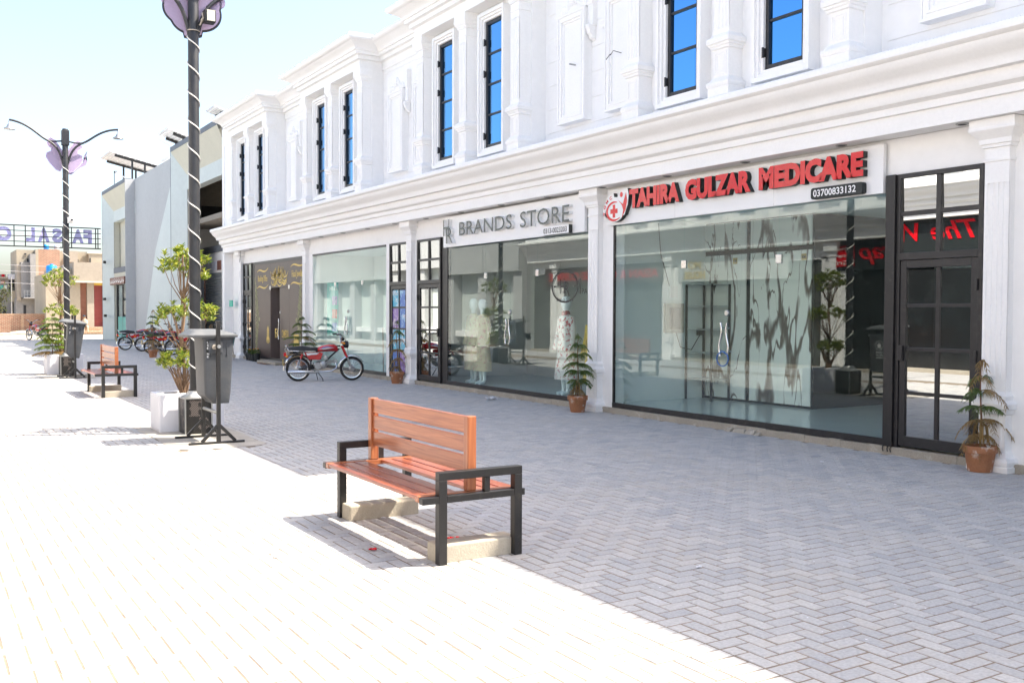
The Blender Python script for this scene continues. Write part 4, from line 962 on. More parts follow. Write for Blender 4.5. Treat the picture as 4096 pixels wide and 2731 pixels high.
mb = MB(); text_solid(mb, 'ASIAN & CHINESE CUISINE', opp(OX+.05), .02, 26.0, 32.7, 2.8, 3.1, .02); mb.build('lettering', 'redgloss', os2, inv(os2))
os3 = thing('shop_sign', 'grey cafe sign with yellow capitals mirrored in the clinic glass', 'sign', (OX, 24, 2.6))
mb = MB(); mb.box(OX-.03, OX+.05, 20.2, 25.0, 2.6, 3.3); mb.build('sign_panel', 'roomwall2', os3, inv(os3))
mb = MB(); text_solid(mb, 'MO', opp(OX+.05), .02, 23.9, 24.5, 3.0, 3.25, .02); text_solid(mb, 'HOUSE', opp(OX+.05), .02, 23.7, 24.7, 2.68, 2.92, .02); mb.build('lettering', 'gold', os3, inv(os3))
gw = thing('clad_building', 'pale grey panel clad building mirrored in the far shop windows', 'building', (OX, 45, 0)); GWI = inv(gw)
mb = MB(); mb.box(OX-3, OX+.3, 34.6, 70, 3.3, 5.7); mb.build('clad_band', 'grey', gw, GWI)
for i in range(12): mb = MB(); mb.box(OX+.301, OX+.306, 34.6+3*i, 34.63+3*i, 3.3, 5.7); mb.build('panel_joint', 'bluegrey', gw, GWI)
mb = MB(); mb.box(OX-3, OX, 34.6, 70, 5.7, 8.0); mb.build('upper_glazing', 'teal', gw, GWI)
mb = MB(); mb.box(OX-3, OX-.3, 34.6, 70, 0, 3.3); mb.build('lower_wall', 'teal', gw, GWI); mb = MB(); mb.box(OX-.3, OX+.05, 34.6, 70, .45, .7); mb.build('ledge', 'signwhite', gw, GWI)
for i in range(12): mb = MB(); mb.box(OX-.29, OX+.15, 34.6+3*i, 35.3+3*i, 0, 3.3); mb.build('column', 'grey', gw, GWI)
# ------------------------------------------------------------------ benches
def make_bench():
    t = thing('park_bench', 'nearest wooden slatted bench with black steel frame, half in the sun', 'bench', (2.82, 5.47, 0), 0, 'wooden benches on the arcade')
    W_, L_ = .615, 1.735; s = .058
    for y in (0, L_):
        f = MB(); yy = y+(s/2 if y == 0 else -s/2)
        for x in (s/2, W_-s/2): f.box(x-s/2, x+s/2, yy-s/2, yy+s/2, 0, .535)
        f.box(0, W_, yy-s/2, yy+s/2, .535, .588)
        f.build('leg_frame', 'blacksteel', t, bevel=.004)
        q = MB(); yy2 = yy
        q.box(-.115, W_+.09, yy2-.0285+(.0 if y else 0), yy2+.0285, .392, .437) if False else q.box(-.115, -.001, yy2-.027, yy2+.027, .392, .436)
        q.box(s+.001, W_-s-.001, yy2-.027, yy2+.027, .392, .436); q.box(W_+.001, W_+.022, yy2-.027, yy2+.027, .392, .436)
        q.build('seat_rail', 'blacksteel', t, bevel=.003)
        p = MB(); p.box(.335, .375, yy2-.02, yy2+.02, .437, .534); p.build('arm_strut', 'blacksteel', t, bevel=.003)
        e = MB(); y0, y1 = (s+.002, s+.06) if y == 0 else (L_-s-.06, L_-s-.002)
        e.box(-.115, W_+.015, y0, y1, .40, .441); e.build('seat_end_board', 'wood_x', t, bevel=.004)
        p = MB(); p.box(.235, .30, y0-.001, y1+.001, .442, .925); p.build('back_post', 'wood_z', t, bevel=.006)
        c = MB(); cy = yy+(.10 if y == 0 else -.10)
        c.box(.02, W_-.01, cy-.085, cy+.085, -.01, .115); c.build('concrete_footing', 'beam_concrete', t, bevel=.012)
    for x0, x1 in ((-.112,-.02),(-.008,.085),(.097,.19),(.32,.405),(.42,.505),(.52,.615)):
        if x1 > .9:
            for a, b in ((.52,.60),(.613,.698)):
                m_ = MB(); m_.box(a, b, s+.061, L_-s-.061, .412, .437); m_.build('seat_slat', 'wood_shaded', t, bevel=.005)
            continue
        m_ = MB(); m_.box(x0, x1, s+.061, L_-s-.061, .412, .437); m_.build('seat_slat', 'wood_shaded', t, bevel=.005)
    for z0, z1 in ((.555,.665),(.685,.79),(.81,.922)):
        m_ = MB(); m_.box(.25, .275, s+.061, L_-s-.061, z0, z1); m_.build('back_slat', 'wood_y', t, bevel=.006)
    return t
bench = make_bench()
dup(bench, (2.965, 19.12, 0), 0, 'second wooden bench farther off, beyond the near lamp post and bin')

# ------------------------------------------------------------------ lamp posts with twisted cable
def ornament(par, zc, k, yaw):
    """scalloped lilac panel in a dark rim behind the pole"""
    pts = []
    for i in range(72):
        a = 2*math.pi*i/72; r = .33+.035*abs(math.sin(2.5*a))+(.06 if abs(math.sin(a*1.0)) > .96 else 0)
        pts.append((r*1.05*math.cos(a), r*math.sin(a)*.95))
    for a0 in (RAD(18), RAD(162)):
        pass
    mk = lambda u, v, d: (u*math.cos(yaw)-d*math.sin(yaw), u*math.sin(yaw)+d*math.cos(yaw), zc+v)
    m_ = MB(); m_.prism(pts, mk, .10, .13); o = m_.build('ornament', 'gunmetal', par)
    q = MB(); q.prism([(u*.93, v*.93) for u, v in pts], mk, .096, .134); q.build('ornament_panel', 'pink', o)
    for s_ in (-1, 1):
        b = MB(); b.lathe([(.075, 0),(.075, .03)], 18, (0,0,0)); b.v = [mk(x+s_*.33, y+.10, .1+z) for x, y, z in b.v]; b.build('ornament_lobe', 'pink', o)
def butterfly(par, zc):
    mk = lambda s_: (lambda u, v, d: (s_*u, .10+.105*u+d, zc+v))
    for s_, dz in ((-1, 0), (1, -.02)):
        up = [(.03,.0),(.10,.12),(.22,.30),(.30,.36),(.36,.33),(.34,.26),(.40,.22),(.38,.15),(.30,.10),(.30,.03),(.40,-.02),(.42,-.12),(.34,-.26),(.20,-.42),(.10,-.46),(.03,-.3)]
        m_ = MB(); m_.prism([(u*1.0, v+dz) for u, v in up], mk(s_), 0, .02); o = m_.build('ornament', 'pink', par)
        q = MB(); q.tube([mk(s_)(u, v+dz, .01) for u, v in up], .014, 5, closed=True); q.build('ornament_rim', 'lav', o)
    m_ = MB(); m_.prism([(-.03,-.36),(.15,-.30),(.30,-.26),(.42,-.20),(.50,-.02),(.52,.10),(.48,0),(.44,-.05),(.52,-.16),(.48,-.26),(.34,-.34),(.15,-.52),(.03,-.5)], lambda u, v, d: (u, .14+d, zc+v), 0, .02); m_.build('ornament', 'pink', par)
def make_lamp(loc, label, first):
    t = thing('lamp_post', label, 'lamp post', loc, 0, 'lamp posts along the arcade')
    p = MB(); p.lathe([(.088, .555),(.088, .57),(.07, .575),(.068, 6.0),(.062, 6.02)], 24); p.build('pole', 'gunmetal', t, smooth=40)
    b = MB(); b.box(-.165, .165, -.165, .165, 0, .455); bo = b.build('base_box', 'blacksteel', t, bevel=.004)
    fr = MB()
    for x in (-.168, .168):
        for y in (-.168, .168): fr.box(x-.008, x+.008, y-.008, y+.008, 0, .46)
    fr.build('corner_strip', 'alu', bo)
    for ax in (0, 1):                                       # letters F and C cut out of striped plates
        fn = (lambda u, v, d: (u, -.166-d, v)) if ax == 0 else (lambda u, v, d: (-.166-d, -u, v))
        w = MB(); u0 = -.115
        def inF(u, v): return (u < -.02 and v > .0) or (v > .15 and u < .11) or (.06 < v < .105 and u < .06)
        def inC(u, v): r = math.hypot((u-.07)/.085, (v+.02)/.085); return False
        x = -.34
        for i in range(60):
            s_ = -.30+i*.0115
            for k in range(46):
                u = -.115+.24*k/45; v = s_+u*.9
                if i % 2: continue
                zf = v
                okF = (.0 <= zf <= .215) and ((-.095 <= u <= -.005) or (zf > .18 and -.115 <= u <= .10) or (.085 < zf < .125 and u < .045) or (zf < .02 and -.115 <= u <= .015) or (.045 <= u <= .055 and .06 < zf < .15))
                rr = math.hypot((u-.06)/.075, (zf+.10)/.085)
                okC = (.55 <= rr <= 1 and not (u > .08 and -.135 < zf < -.07))
                if okF or okC:
                    z = .235+zf*.98
                    w.add([fn(u-.0028, z-.006, .0016), fn(u+.0028, z-.001, .0016), fn(u+.0028, z+.006, .0016), fn(u-.0028, z+.001, .0016)], [(0,1,2,3)])
        w.build('cut_letters', 'stripe', bo, fix=False)
    fl = MB(); rings = []
    for z, r, sq in ((.455,.175,1),(.468,.175,1),(.475,.15,1),(.50,.118,.8),(.53,.10,.5),(.555,.092,.2)):
        ring = []
        for j in range(24):
            a = 2*math.pi*j/24; c_, s_ = math.cos(a), math.sin(a); k = sq/max(abs(c_), abs(s_))+(1-sq); ring.append((r*k*c_, r*k*s_, z))
        rings.append(ring)
    fl.loft(rings); fl.build('base_flare', 'alu', t, smooth=50)
    c = MB(); pts = []; N_ = 520; turns = 13.2; z0, z1 = .62, 5.25
    for i in range(N_):
        f = i/(N_-1); a = -2*math.pi*turns*f+2.2; pts.append((.0745*math.cos(a), .0745*math.sin(a), z0+(z1-z0)*f+.01*math.sin(i*.11)))
    c.tube(pts, .0085, 5); c.build('wound_cable', 'cable', t, smooth=60, fix=False)
    m_ = MB(); m_.box(-.085, .085, -.085, .085, 5.62, 5.98); m_.build('pole_head', 'gunmetal', t, bevel=.004)
    for s_ in (-1, 1):
        a = MB()
        arm = bez((.05*s_, 0, 5.15), (.12*s_, -.02, 5.5), (.22*s_, -.02, 5.62), (.42*s_, 0, 5.72), 8)[:-1]+bez((.42*s_, 0, 5.72), (.62*s_, 0, 5.82), (.8*s_, 0, 6.08), (1.22*s_, 0, 6.12), 12)
        a.tube(arm, .026, 10); ar = a.build('arm', 'gunmetal', t, smooth=50)
        a2 = MB(); a2.tube(bez((.06*s_, 0, 5.72), (.2*s_, 0, 5.70), (.3*s_, 0, 5.68), (.42*s_, 0, 5.72), 6), .02, 8); a2.build('arm_brace', 'gunmetal', ar)
        l = MB(); l.lathe([(.012, 6.12),(.02, 6.02),(.05, 5.985),(.06, 5.95),(.12, 5.915),(.13, 5.895),(.125, 5.89)], 20, (1.22*s_, 0, 0)); l.build('lamp_shade', 'alu', ar, smooth=50)
    if first:
        ornament(t, 5.53, 1, RAD(-14))
        f = MB(); f.box(.10, .24, -.20, -.06, 5.30, 5.46); o = f.build('floodlight', 'blacksteel', t, bevel=.006, rot=(0, 0, 0)); q = MB(); q.box(.125, .225, -.212, -.201, 5.315, 5.45); q.build('lens', 'cream', o)
        w = MB(); r = random.Random(4)
        w.tube([(.07, -.05, 5.28),(.10, -.12, 5.36),(.09, -.10, 5.42),(.14, -.10, 5.47),(.12, -.12, 5.40),(.08, -.08, 5.33)], .012, 5); w.tube([(.078*math.cos(a), .078*math.sin(a), 5.205) for a in [i*.45 for i in range(15)]], .008, 5)
        w.build('wire_bundle', 'rope', t)
    else:
        butterfly(t, 5.45)
        cm = MB(); cm.box(.02, .20, -.16, -.08, 3.72, 3.86); cm.lathe([(.05, -.27),(.05, -.16)], 14, (.10, 0, 3.79), 'y'); cmo = cm.build('camera', 'white', t, bevel=.006)
        cm = MB(); cm.lathe([(.028, -.275),(.028, -.268)], 12, (.10, 0, 3.79), 'y'); cm.build('lens', 'black', cmo)
        cm = MB(); cm.bar((.22, -.1, 3.8), (.46, -.16, 3.74), .08); cm.build('camera', 'white', t, bevel=.01)
    return t
make_lamp((3.175, 13.105, 0), 'near black lamp post wound with white cable, its top cut off by the picture edge', True)
make_lamp((3.30, 26.35, 0), 'far black lamp post with two curved arms, butterfly ornament and white camera', False)

# ------------------------------------------------------------------ planters and clipped shrubs
def make_planter(loc, label):
    t = thing('planter', label, 'planter', loc, 0, 'white planters behind the lamp posts'); L_, D_, H_ = .84, .56, .50
    b = MB(); w = .09
    for x0, x1, y0, y1 in ((0,L_,0,w),(0,L_,D_-w,D_),(0,w,w,D_-w),(L_-w,L_,w,D_-w)): b.box(x0, x1, y0, y1, 0, H_)
    o = b.build('box', 'planter', t, bevel=.008)
    for x in (-.008, L_-.004):
        for k in range(16): r = MB(); y = .04+.0315*k; r.box(x, x+.012, y, y+.02, .03, H_-.03); r.build('rib', 'planter', o, bevel=.004)
    for xc in (.26, .31, .58, .63): r = MB(); r.box(xc-.013, xc+.013, -.008, .004, .03, H_-.03); r.build('rib', 'planter', o, bevel=.004)
    s = MB(); s.box(w, L_-w, w, D_-w, .30, .43); s.build('soil', 'soil', t)
    return t
make_planter((2.77, 13.33, 0), 'white ribbed planter behind the near lamp post, holding the tall shrub')
make_planter((2.86, 26.58, 0), 'white ribbed planter behind the far lamp post, holding shrub and fronds')
def leaf(mb, p, d, n, L_, w, tone):
    d = d.normalized(); s_ = d.cross(n)
    if s_.length < 1e-4: s_ = d.cross(Vector((1,0,0)))
    s_.normalize(); u = s_.cross(d).normalized()
    a = p; b1 = p+d*L_*.55+s_*w*.5+u*.006; b2 = p+d*L_*.55-s_*w*.5+u*.006; m_ = p+d*L_*.6-u*.004; c1 = p+d*L_*.88+s_*w*.34; c2 = p+d*L_*.88-s_*w*.34; e = p+d*L_*1.0-u*.006
    mb.add([a, b1, c1, e, c2, b2, m_], [(0,6,1),(1,6,2),(2,6,3),(3,6,4),(4,6,5),(5,6,0)], tone)
def make_shrub(loc, label, seed, tiers, dens=1.):
    t = thing('clipped_shrub', label, 'shrub', loc, 0, 'tiered shrubs in the planters'); r = random.Random(seed)
    br = MB(); lf = MB(); zt = max(x[1] for x in tiers)
    trunk = [(0, 0, .40), (.02, .01, .8), (-.02, .0, 1.2), (.03, .01, 1.6), (.0, 0, zt-.1)]
    br.tube(trunk, [.026, .024, .021, .018, .010], 8)
    for (z0, z1, rx, ry, cx, n) in tiers:
        for i in range(int(n*dens)):
            a = r.uniform(0, 2*math.pi); q = r.random()**.42
            tip = Vector((cx+rx*q*math.cos(a), ry*q*math.sin(a), z0+(z1-z0)*(r.random()**.6)*(1.06-.45*q*q)))
            zs = max(.42, z0-.40*(rx/.4)); st = Vector((r.uniform(-.03, .03), r.uniform(-.03, .03), zs+r.uniform(-.05, .10)))
            if i % 4 == 0:
                mid = st.lerp(tip, .55)+Vector((r.uniform(-.03, .03), r.uniform(-.03, .03), -.02)); br.tube([st, mid, tip], [.0075, .0055, .003], 5)
            up = (tip-st).normalized()*.5+Vector((0,0,.8))
            for k in range(r.randint(8, 12)):
                ph = k*2.4+r.uniform(0, .4); el = r.uniform(.05, .95); d = Vector((math.cos(ph)*math.cos(el), math.sin(ph)*math.cos(el), math.sin(el)))+up*.25
                leaf(lf, tip+Vector((r.uniform(-.02,.02), r.uniform(-.02,.02), -.05*k/10)), d, Vector((0,0,1)), r.uniform(.055, .085), r.uniform(.024, .036), min(1, max(0, r.gauss(.42, .28))))
    for i in range(22):                                     # bare stems fanning out of the box
        a = r.uniform(0, 6.28); e = Vector((.22*math.cos(a)*r.random()**.5, .18*math.sin(a)*r.random()**.5, r.uniform(.78, .9))); br.tube([(r.uniform(-.05,.05), r.uniform(-.05,.05), .40), (e.x*.45, e.y*.45, .6), e], [.011, .009, .005], 5)
    br.build('branches', 'bark', t, smooth=60); tag(lf.build('foliage', 'leaf', t, fix=False), kind='stuff')
    return t
make_shrub((3.14, 13.62, 0), 'tall three tiered clipped shrub rising behind the near lamp post', 3, [(.84, 1.06, .30, .24, -.06, 52), (1.44, 1.74, .42, .36, .03, 84), (2.04, 2.46, .32, .30, .02, 78)])
make_shrub((3.22, 26.9, 0), 'tiered clipped shrub behind the far lamp post and grey bin', 8, [(.75, .95, .28, .26, -.1, 30), (1.45, 1.75, .42, .36, .0, 62), (2.15, 2.62, .40, .36, 0, 72)])
# ------------------------------------------------------------------ potted pines and fronds
def frond(mb, base, az, L_, rise, droop, r, tone, dens=1., needle=.066):
    d = Vector((math.cos(az), math.sin(az), 0)); pts = []
    for i in range(9):
        s_ = i/8; pts.append(base+d*L_*s_+Vector((0,0, rise*math.sin(s_*2.0)-droop*s_*s_)))
    mb.tube(pts, [.006-.004*i/8 for i in range(9)], 4, False); mb.t += [tone*.4]*(len(mb.v)-len(mb.t))
    sd = Vector((-d.y, d.x, 0)); n = int(L_/.0115*dens)
    for i in range(n):
        s_ = .12+.88*i/n; k = min(7, int(s_*8)); f = s_*8-k; p = pts[k].lerp(pts[k+1], f)
        for q in (-1, 1):
            l = needle*r.uniform(.7, 1.3)*(1.25-.5*s_); w = sd*q*l*.75+d*l*.35+Vector((0,0,-l*r.uniform(.55, 1.25)))
            u = d*.0042
            m_ = p+w*.55+Vector((0,0,l*.18)); e = p+w
            mb.add([p-u, p+u, m_+u*1.3, e, m_-u*1.3], [(0,1,2,4),(4,2,3)], min(1, max(0, tone+r.uniform(-.25, .25))))
def make_pine(loc, label, seed, h=1.05, tiers=6, brown=(0,1), spread=.34, pot=(.155, .115, .265), top_brown=False, lean=.0):
    t = thing('potted_pine', label, 'potted plant', loc, 0, 'potted pines in front of the shops'); r = random.Random(seed); R0, R1, H_ = pot
    p = MB(); p.lathe([(R1*.95, 0),(R1, .005),(R0*.93, H_-.075),(R0*.94, H_-.07),(R0*1.05, H_-.068),(R0*1.06, H_-.005),(R0*1.03, H_),(R0*.93, H_),(R0*.9, H_-.04)], 24); p.build('pot', 'terracotta', t, smooth=35)
    s = MB(); s.lathe([(.01, H_-.03),(R0*.93, H_-.035),(R0*.9, H_-.05)], 20); s.build('soil', 'soil', t)
    st = MB(); st.tube([(0,0,H_-.04),(.012,0,H_+h*.3),(.0+lean*.5,.01,H_+h*.65),(lean,0,H_+h)], [.011,.010,.008,.003], 6); st.build('stem', 'bark2', t, smooth=60)
    gr = MB(); br = MB()
    for k in range(tiers):
        f = k/(tiers-1); z = H_+.08+(h-.10)*f; n = r.randint(4, 6); a0 = r.uniform(0, 6.28); L_ = spread*(.72+.5*math.sin(math.pi*min(1, f*1.05))) if f < .97 else spread*.35
        L_ *= (1.05-.45*f)
        for i in range(n):
            az = a0+i*2*math.pi/n+r.uniform(-.25, .25); isb = k in brown or (top_brown and k == tiers-1) or r.random() < .08
            frond(br if isb else gr, Vector((.012, 0, z+r.uniform(-.02, .02))), az, L_*r.uniform(.75, 1.15), r.uniform(.04, .09), r.uniform(.08, .17)+(.1 if isb else 0), r, r.uniform(.2, .8), .7 if isb else 1.)
    for i in range(7):
        a = r.uniform(0, 6.28); br.tube([(.0, 0, H_+.35*r.random()*h), (.06*math.cos(a), .06*math.sin(a), H_+.2), (.09*math.cos(a), .09*math.sin(a), H_+.0)], [.006, .012, .004], 4); br.t += [r.random()]*(len(br.v)-len(br.t))
    if gr.v: gr.build('foliage', 'needle', t, fix=False)
    if br.v: br.build('dry_foliage', 'dry', t, fix=False)
    return t
make_pine((9.24, 5.99, 0), 'potted pine in a white stained terracotta pot at the right edge, by the black door', 5, .86, 6, (0, 1), .28, top_brown=True)
make_pine((9.10, 12.84, 0), 'potted pine in a pale terracotta pot between the boutique and clinic windows', 6, .95, 7, (0,), .25)
make_pine((9.19, 19.88, 0), 'withered potted pine in front of the narrow poster door', 7, 1.1, 6, (0, 1, 2, 3), .22)
make_pine((9.15, 26.0, 0), 'bushy potted pine behind the rear of the red motorcycle', 9, 1.15, 7, (0, 1), .48)
make_pine((7.02, 34.75, 0), 'potted pine standing alone in front of the row of parked motorcycles', 10, 1.35, 7, (0, 1, 3), .32, top_brown=True)
make_pine((8.8, 34.2, 0), 'dried potted plant behind the near grey bin, before the roller shutter', 12, .85, 5, (0, 1, 2, 3, 4), .30)
t = thing('fern_plant', 'light green feathery plant at the front of the far white planter', 'plant', (3.02, 26.86, .43)); r = random.Random(9); a_ = MB(); b_ = MB()
a_2 = MB(); a_2.tube([(0,0,0),(.02,0,.4),(0,0,1.0)], [.014,.01,.004], 6); a_2.build('stem', 'bark2', t)
for k in range(7):
    z = .12+.14*k
    for i in range(6): frond(b_ if k == 0 else a_, Vector((0,0,z)), i*1.05+k*.6, .42*(1.1-.09*k), .05, .12, r, r.uniform(.2, .9), 1., .08)
a_.build('foliage', 'fern', t, fix=False); b_.build('dry_foliage', 'dry', t, fix=False)

# ------------------------------------------------------------------ wheeled bins hung in steel stands
def make_bin():
    t = thing('litter_bin', 'near grey plastic litter bin hung in a black steel stand, marked USE ME', 'bin', (3.13, 12.24, 0), 0, 'litter bins beside the lamp posts')
    st = MB()
    for s_ in (-1, 1):
        y = s_*.355
        st.box(-.33, .33, y-.022, y+.022, 0, .03)
        st.bar((.02, y, .03), (.02, y, 1.475), .045, .045)
        for q in (-1, 1): st.bar((.02+q*.20, y, .03), (.02+q*.015, y, .22), .038, .038)
    st.build('stand', 'blacksteel', t, bevel=.003)
    cb = MB(); cb.tube([(.02,-.335,.37),(.02,.335,.37)], .020, 10); cb.tube([(.02,-.40,1.17),(.02,-.26,1.17)], .022, 10); cb.tube([(.02,.26,1.17),(.02,.40,1.17)], .022, 10); cb.build('crossbar', 'alu', t, smooth=50)
    def rr(cx, hx, hy, z, rad=.035, n=4, x_skew=0):
        o = []
        for sx, sy, a in ((1,1,0),(-1,1,90),(-1,-1,180),(1,-1,270)):
            for i in range(n+1):
                q = RAD(a+90*i/n); o.append((cx+sx*(hx-rad)+rad*math.cos(q), sy*(hy-rad)+rad*math.sin(q), z))
        return o
    b = MB(); b.loft([rr(.095, .10, .21, .472, .03), rr(.09, .108, .216, .50, .035), rr(.078, .122, .218, .52, .035), rr(.055, .150, .22, .56, .035), rr(.053, .157, .222, .60, .035), rr(.056, .172, .232, .95, .035), rr(.058, .184, .24, 1.245, .035), rr(.055, .195, .247, 1.25, .035), rr(.055, .195, .249, 1.275, .035)], True)
    bo = b.build('body', 'binbody', t, smooth=35)
    l = MB(); l.loft([rr(-.01, .295, .275, 1.275, .04), rr(-.01, .30, .28, 1.29, .04), rr(-.01, .30, .28, 1.305, .04), rr(-.02, .26, .25, 1.325, .05), rr(-.06, .18, .2, 1.365, .06), rr(-.07, .15, .17, 1.372, .06)], True)
    lo = l.build('lid', 'binlid', t, smooth=30)
    h = MB(); h.tube([(.27,-.2,1.30),(.27,.2,1.30)], .016, 8); h.box(.18, .27, -.03, .03, 1.305, 1.33); h.build('lid_handle', 'binlid', lo)
    rb = MB()
    for x in (-.04, .16): rb.box(x-.008, x+.008, -.243, -.21, 1.05, 1.24)
    rb.box(-.065, .10, -.258, -.215, 1.085, 1.245); rb.build('hanger_plate', 'binbody', bo, bevel=.006)
    bk = MB(); bk.lathe([(.0, -.285),(.028, -.28),(.03, -.262)], 12, (.0, 0, 1.16), 'y'); bk.lathe([(.018, -.39),(.018, -.37)], 10, (.02, 0, 1.165), 'y'); bk.build('pivot_bolt', 'rope', t)
    fn = lambda u, v, d: (-.02+u, -.2515-.0012-(1.25-v)*-.075-d+(.0 if v > 0 else 0), v)
    s = MB(); s.prism([(-.095, 1.03), (-.045, 1.03), (-.045, 1.24), (-.095, 1.24)], lambda u, v, d: (u, -.2435+(1.25-v)*.030-d, v), 0, .004); so_ = s.build('sticker', 'black_flat', bo)
    w = MB()
    for k, ch in enumerate('USE ME'):
        if ch != ' ': z = 1.213-.034*k; text_solid(w, ch, lambda u, v, d: (u, -.2435+(1.25-v)*.030-d, v), 0.0055, -.085, -.058, z-.012, z+.013, .01)
    w.build('sticker_text', 'white_print', so_)
    q = MB(); fe = lambda u, v, d: (.2300+(v-1.0)*.05+d+.003, u, v)
    for k, s_ in enumerate(('REDUCE', 'REUSE', 'RECYCLE')): text_solid(q, s_, fe, .001, -.07, .07, .84-.05*k, .865-.05*k, .01)
    ribbon(q, [(.085*math.cos(a), .99+.085*math.sin(a)) for a in [i*2*math.pi/28 for i in range(29)]], [.008]*29, fe, .001); q.prism([(-.035,.94),(.035,.94),(.045,1.01),(-.045,1.01)], fe, 0, .001); q.prism([(-.012,1.02),(.012,1.02),(.012,1.045),(-.012,1.045)], fe, 0, .001)
    q.build('recycling_print', 'white_print', bo)
    return t
bin1 = make_bin()
b2 = dup(bin1, (3.30, 25.35, 0), RAD(-3), 'far grey litter bin tilted in its stand beside the far lamp post')
for c in b2.children:
    if c.name.split('.')[0] in ('body', 'lid', 'pivot_bolt'):
        p = Vector((.02, 0, 1.17)); m = Matrix.Translation(p) @ Matrix.Rotation(RAD(6), 4, 'Y') @ Matrix.Translation(-p); c.matrix_local = m @ c.matrix_local

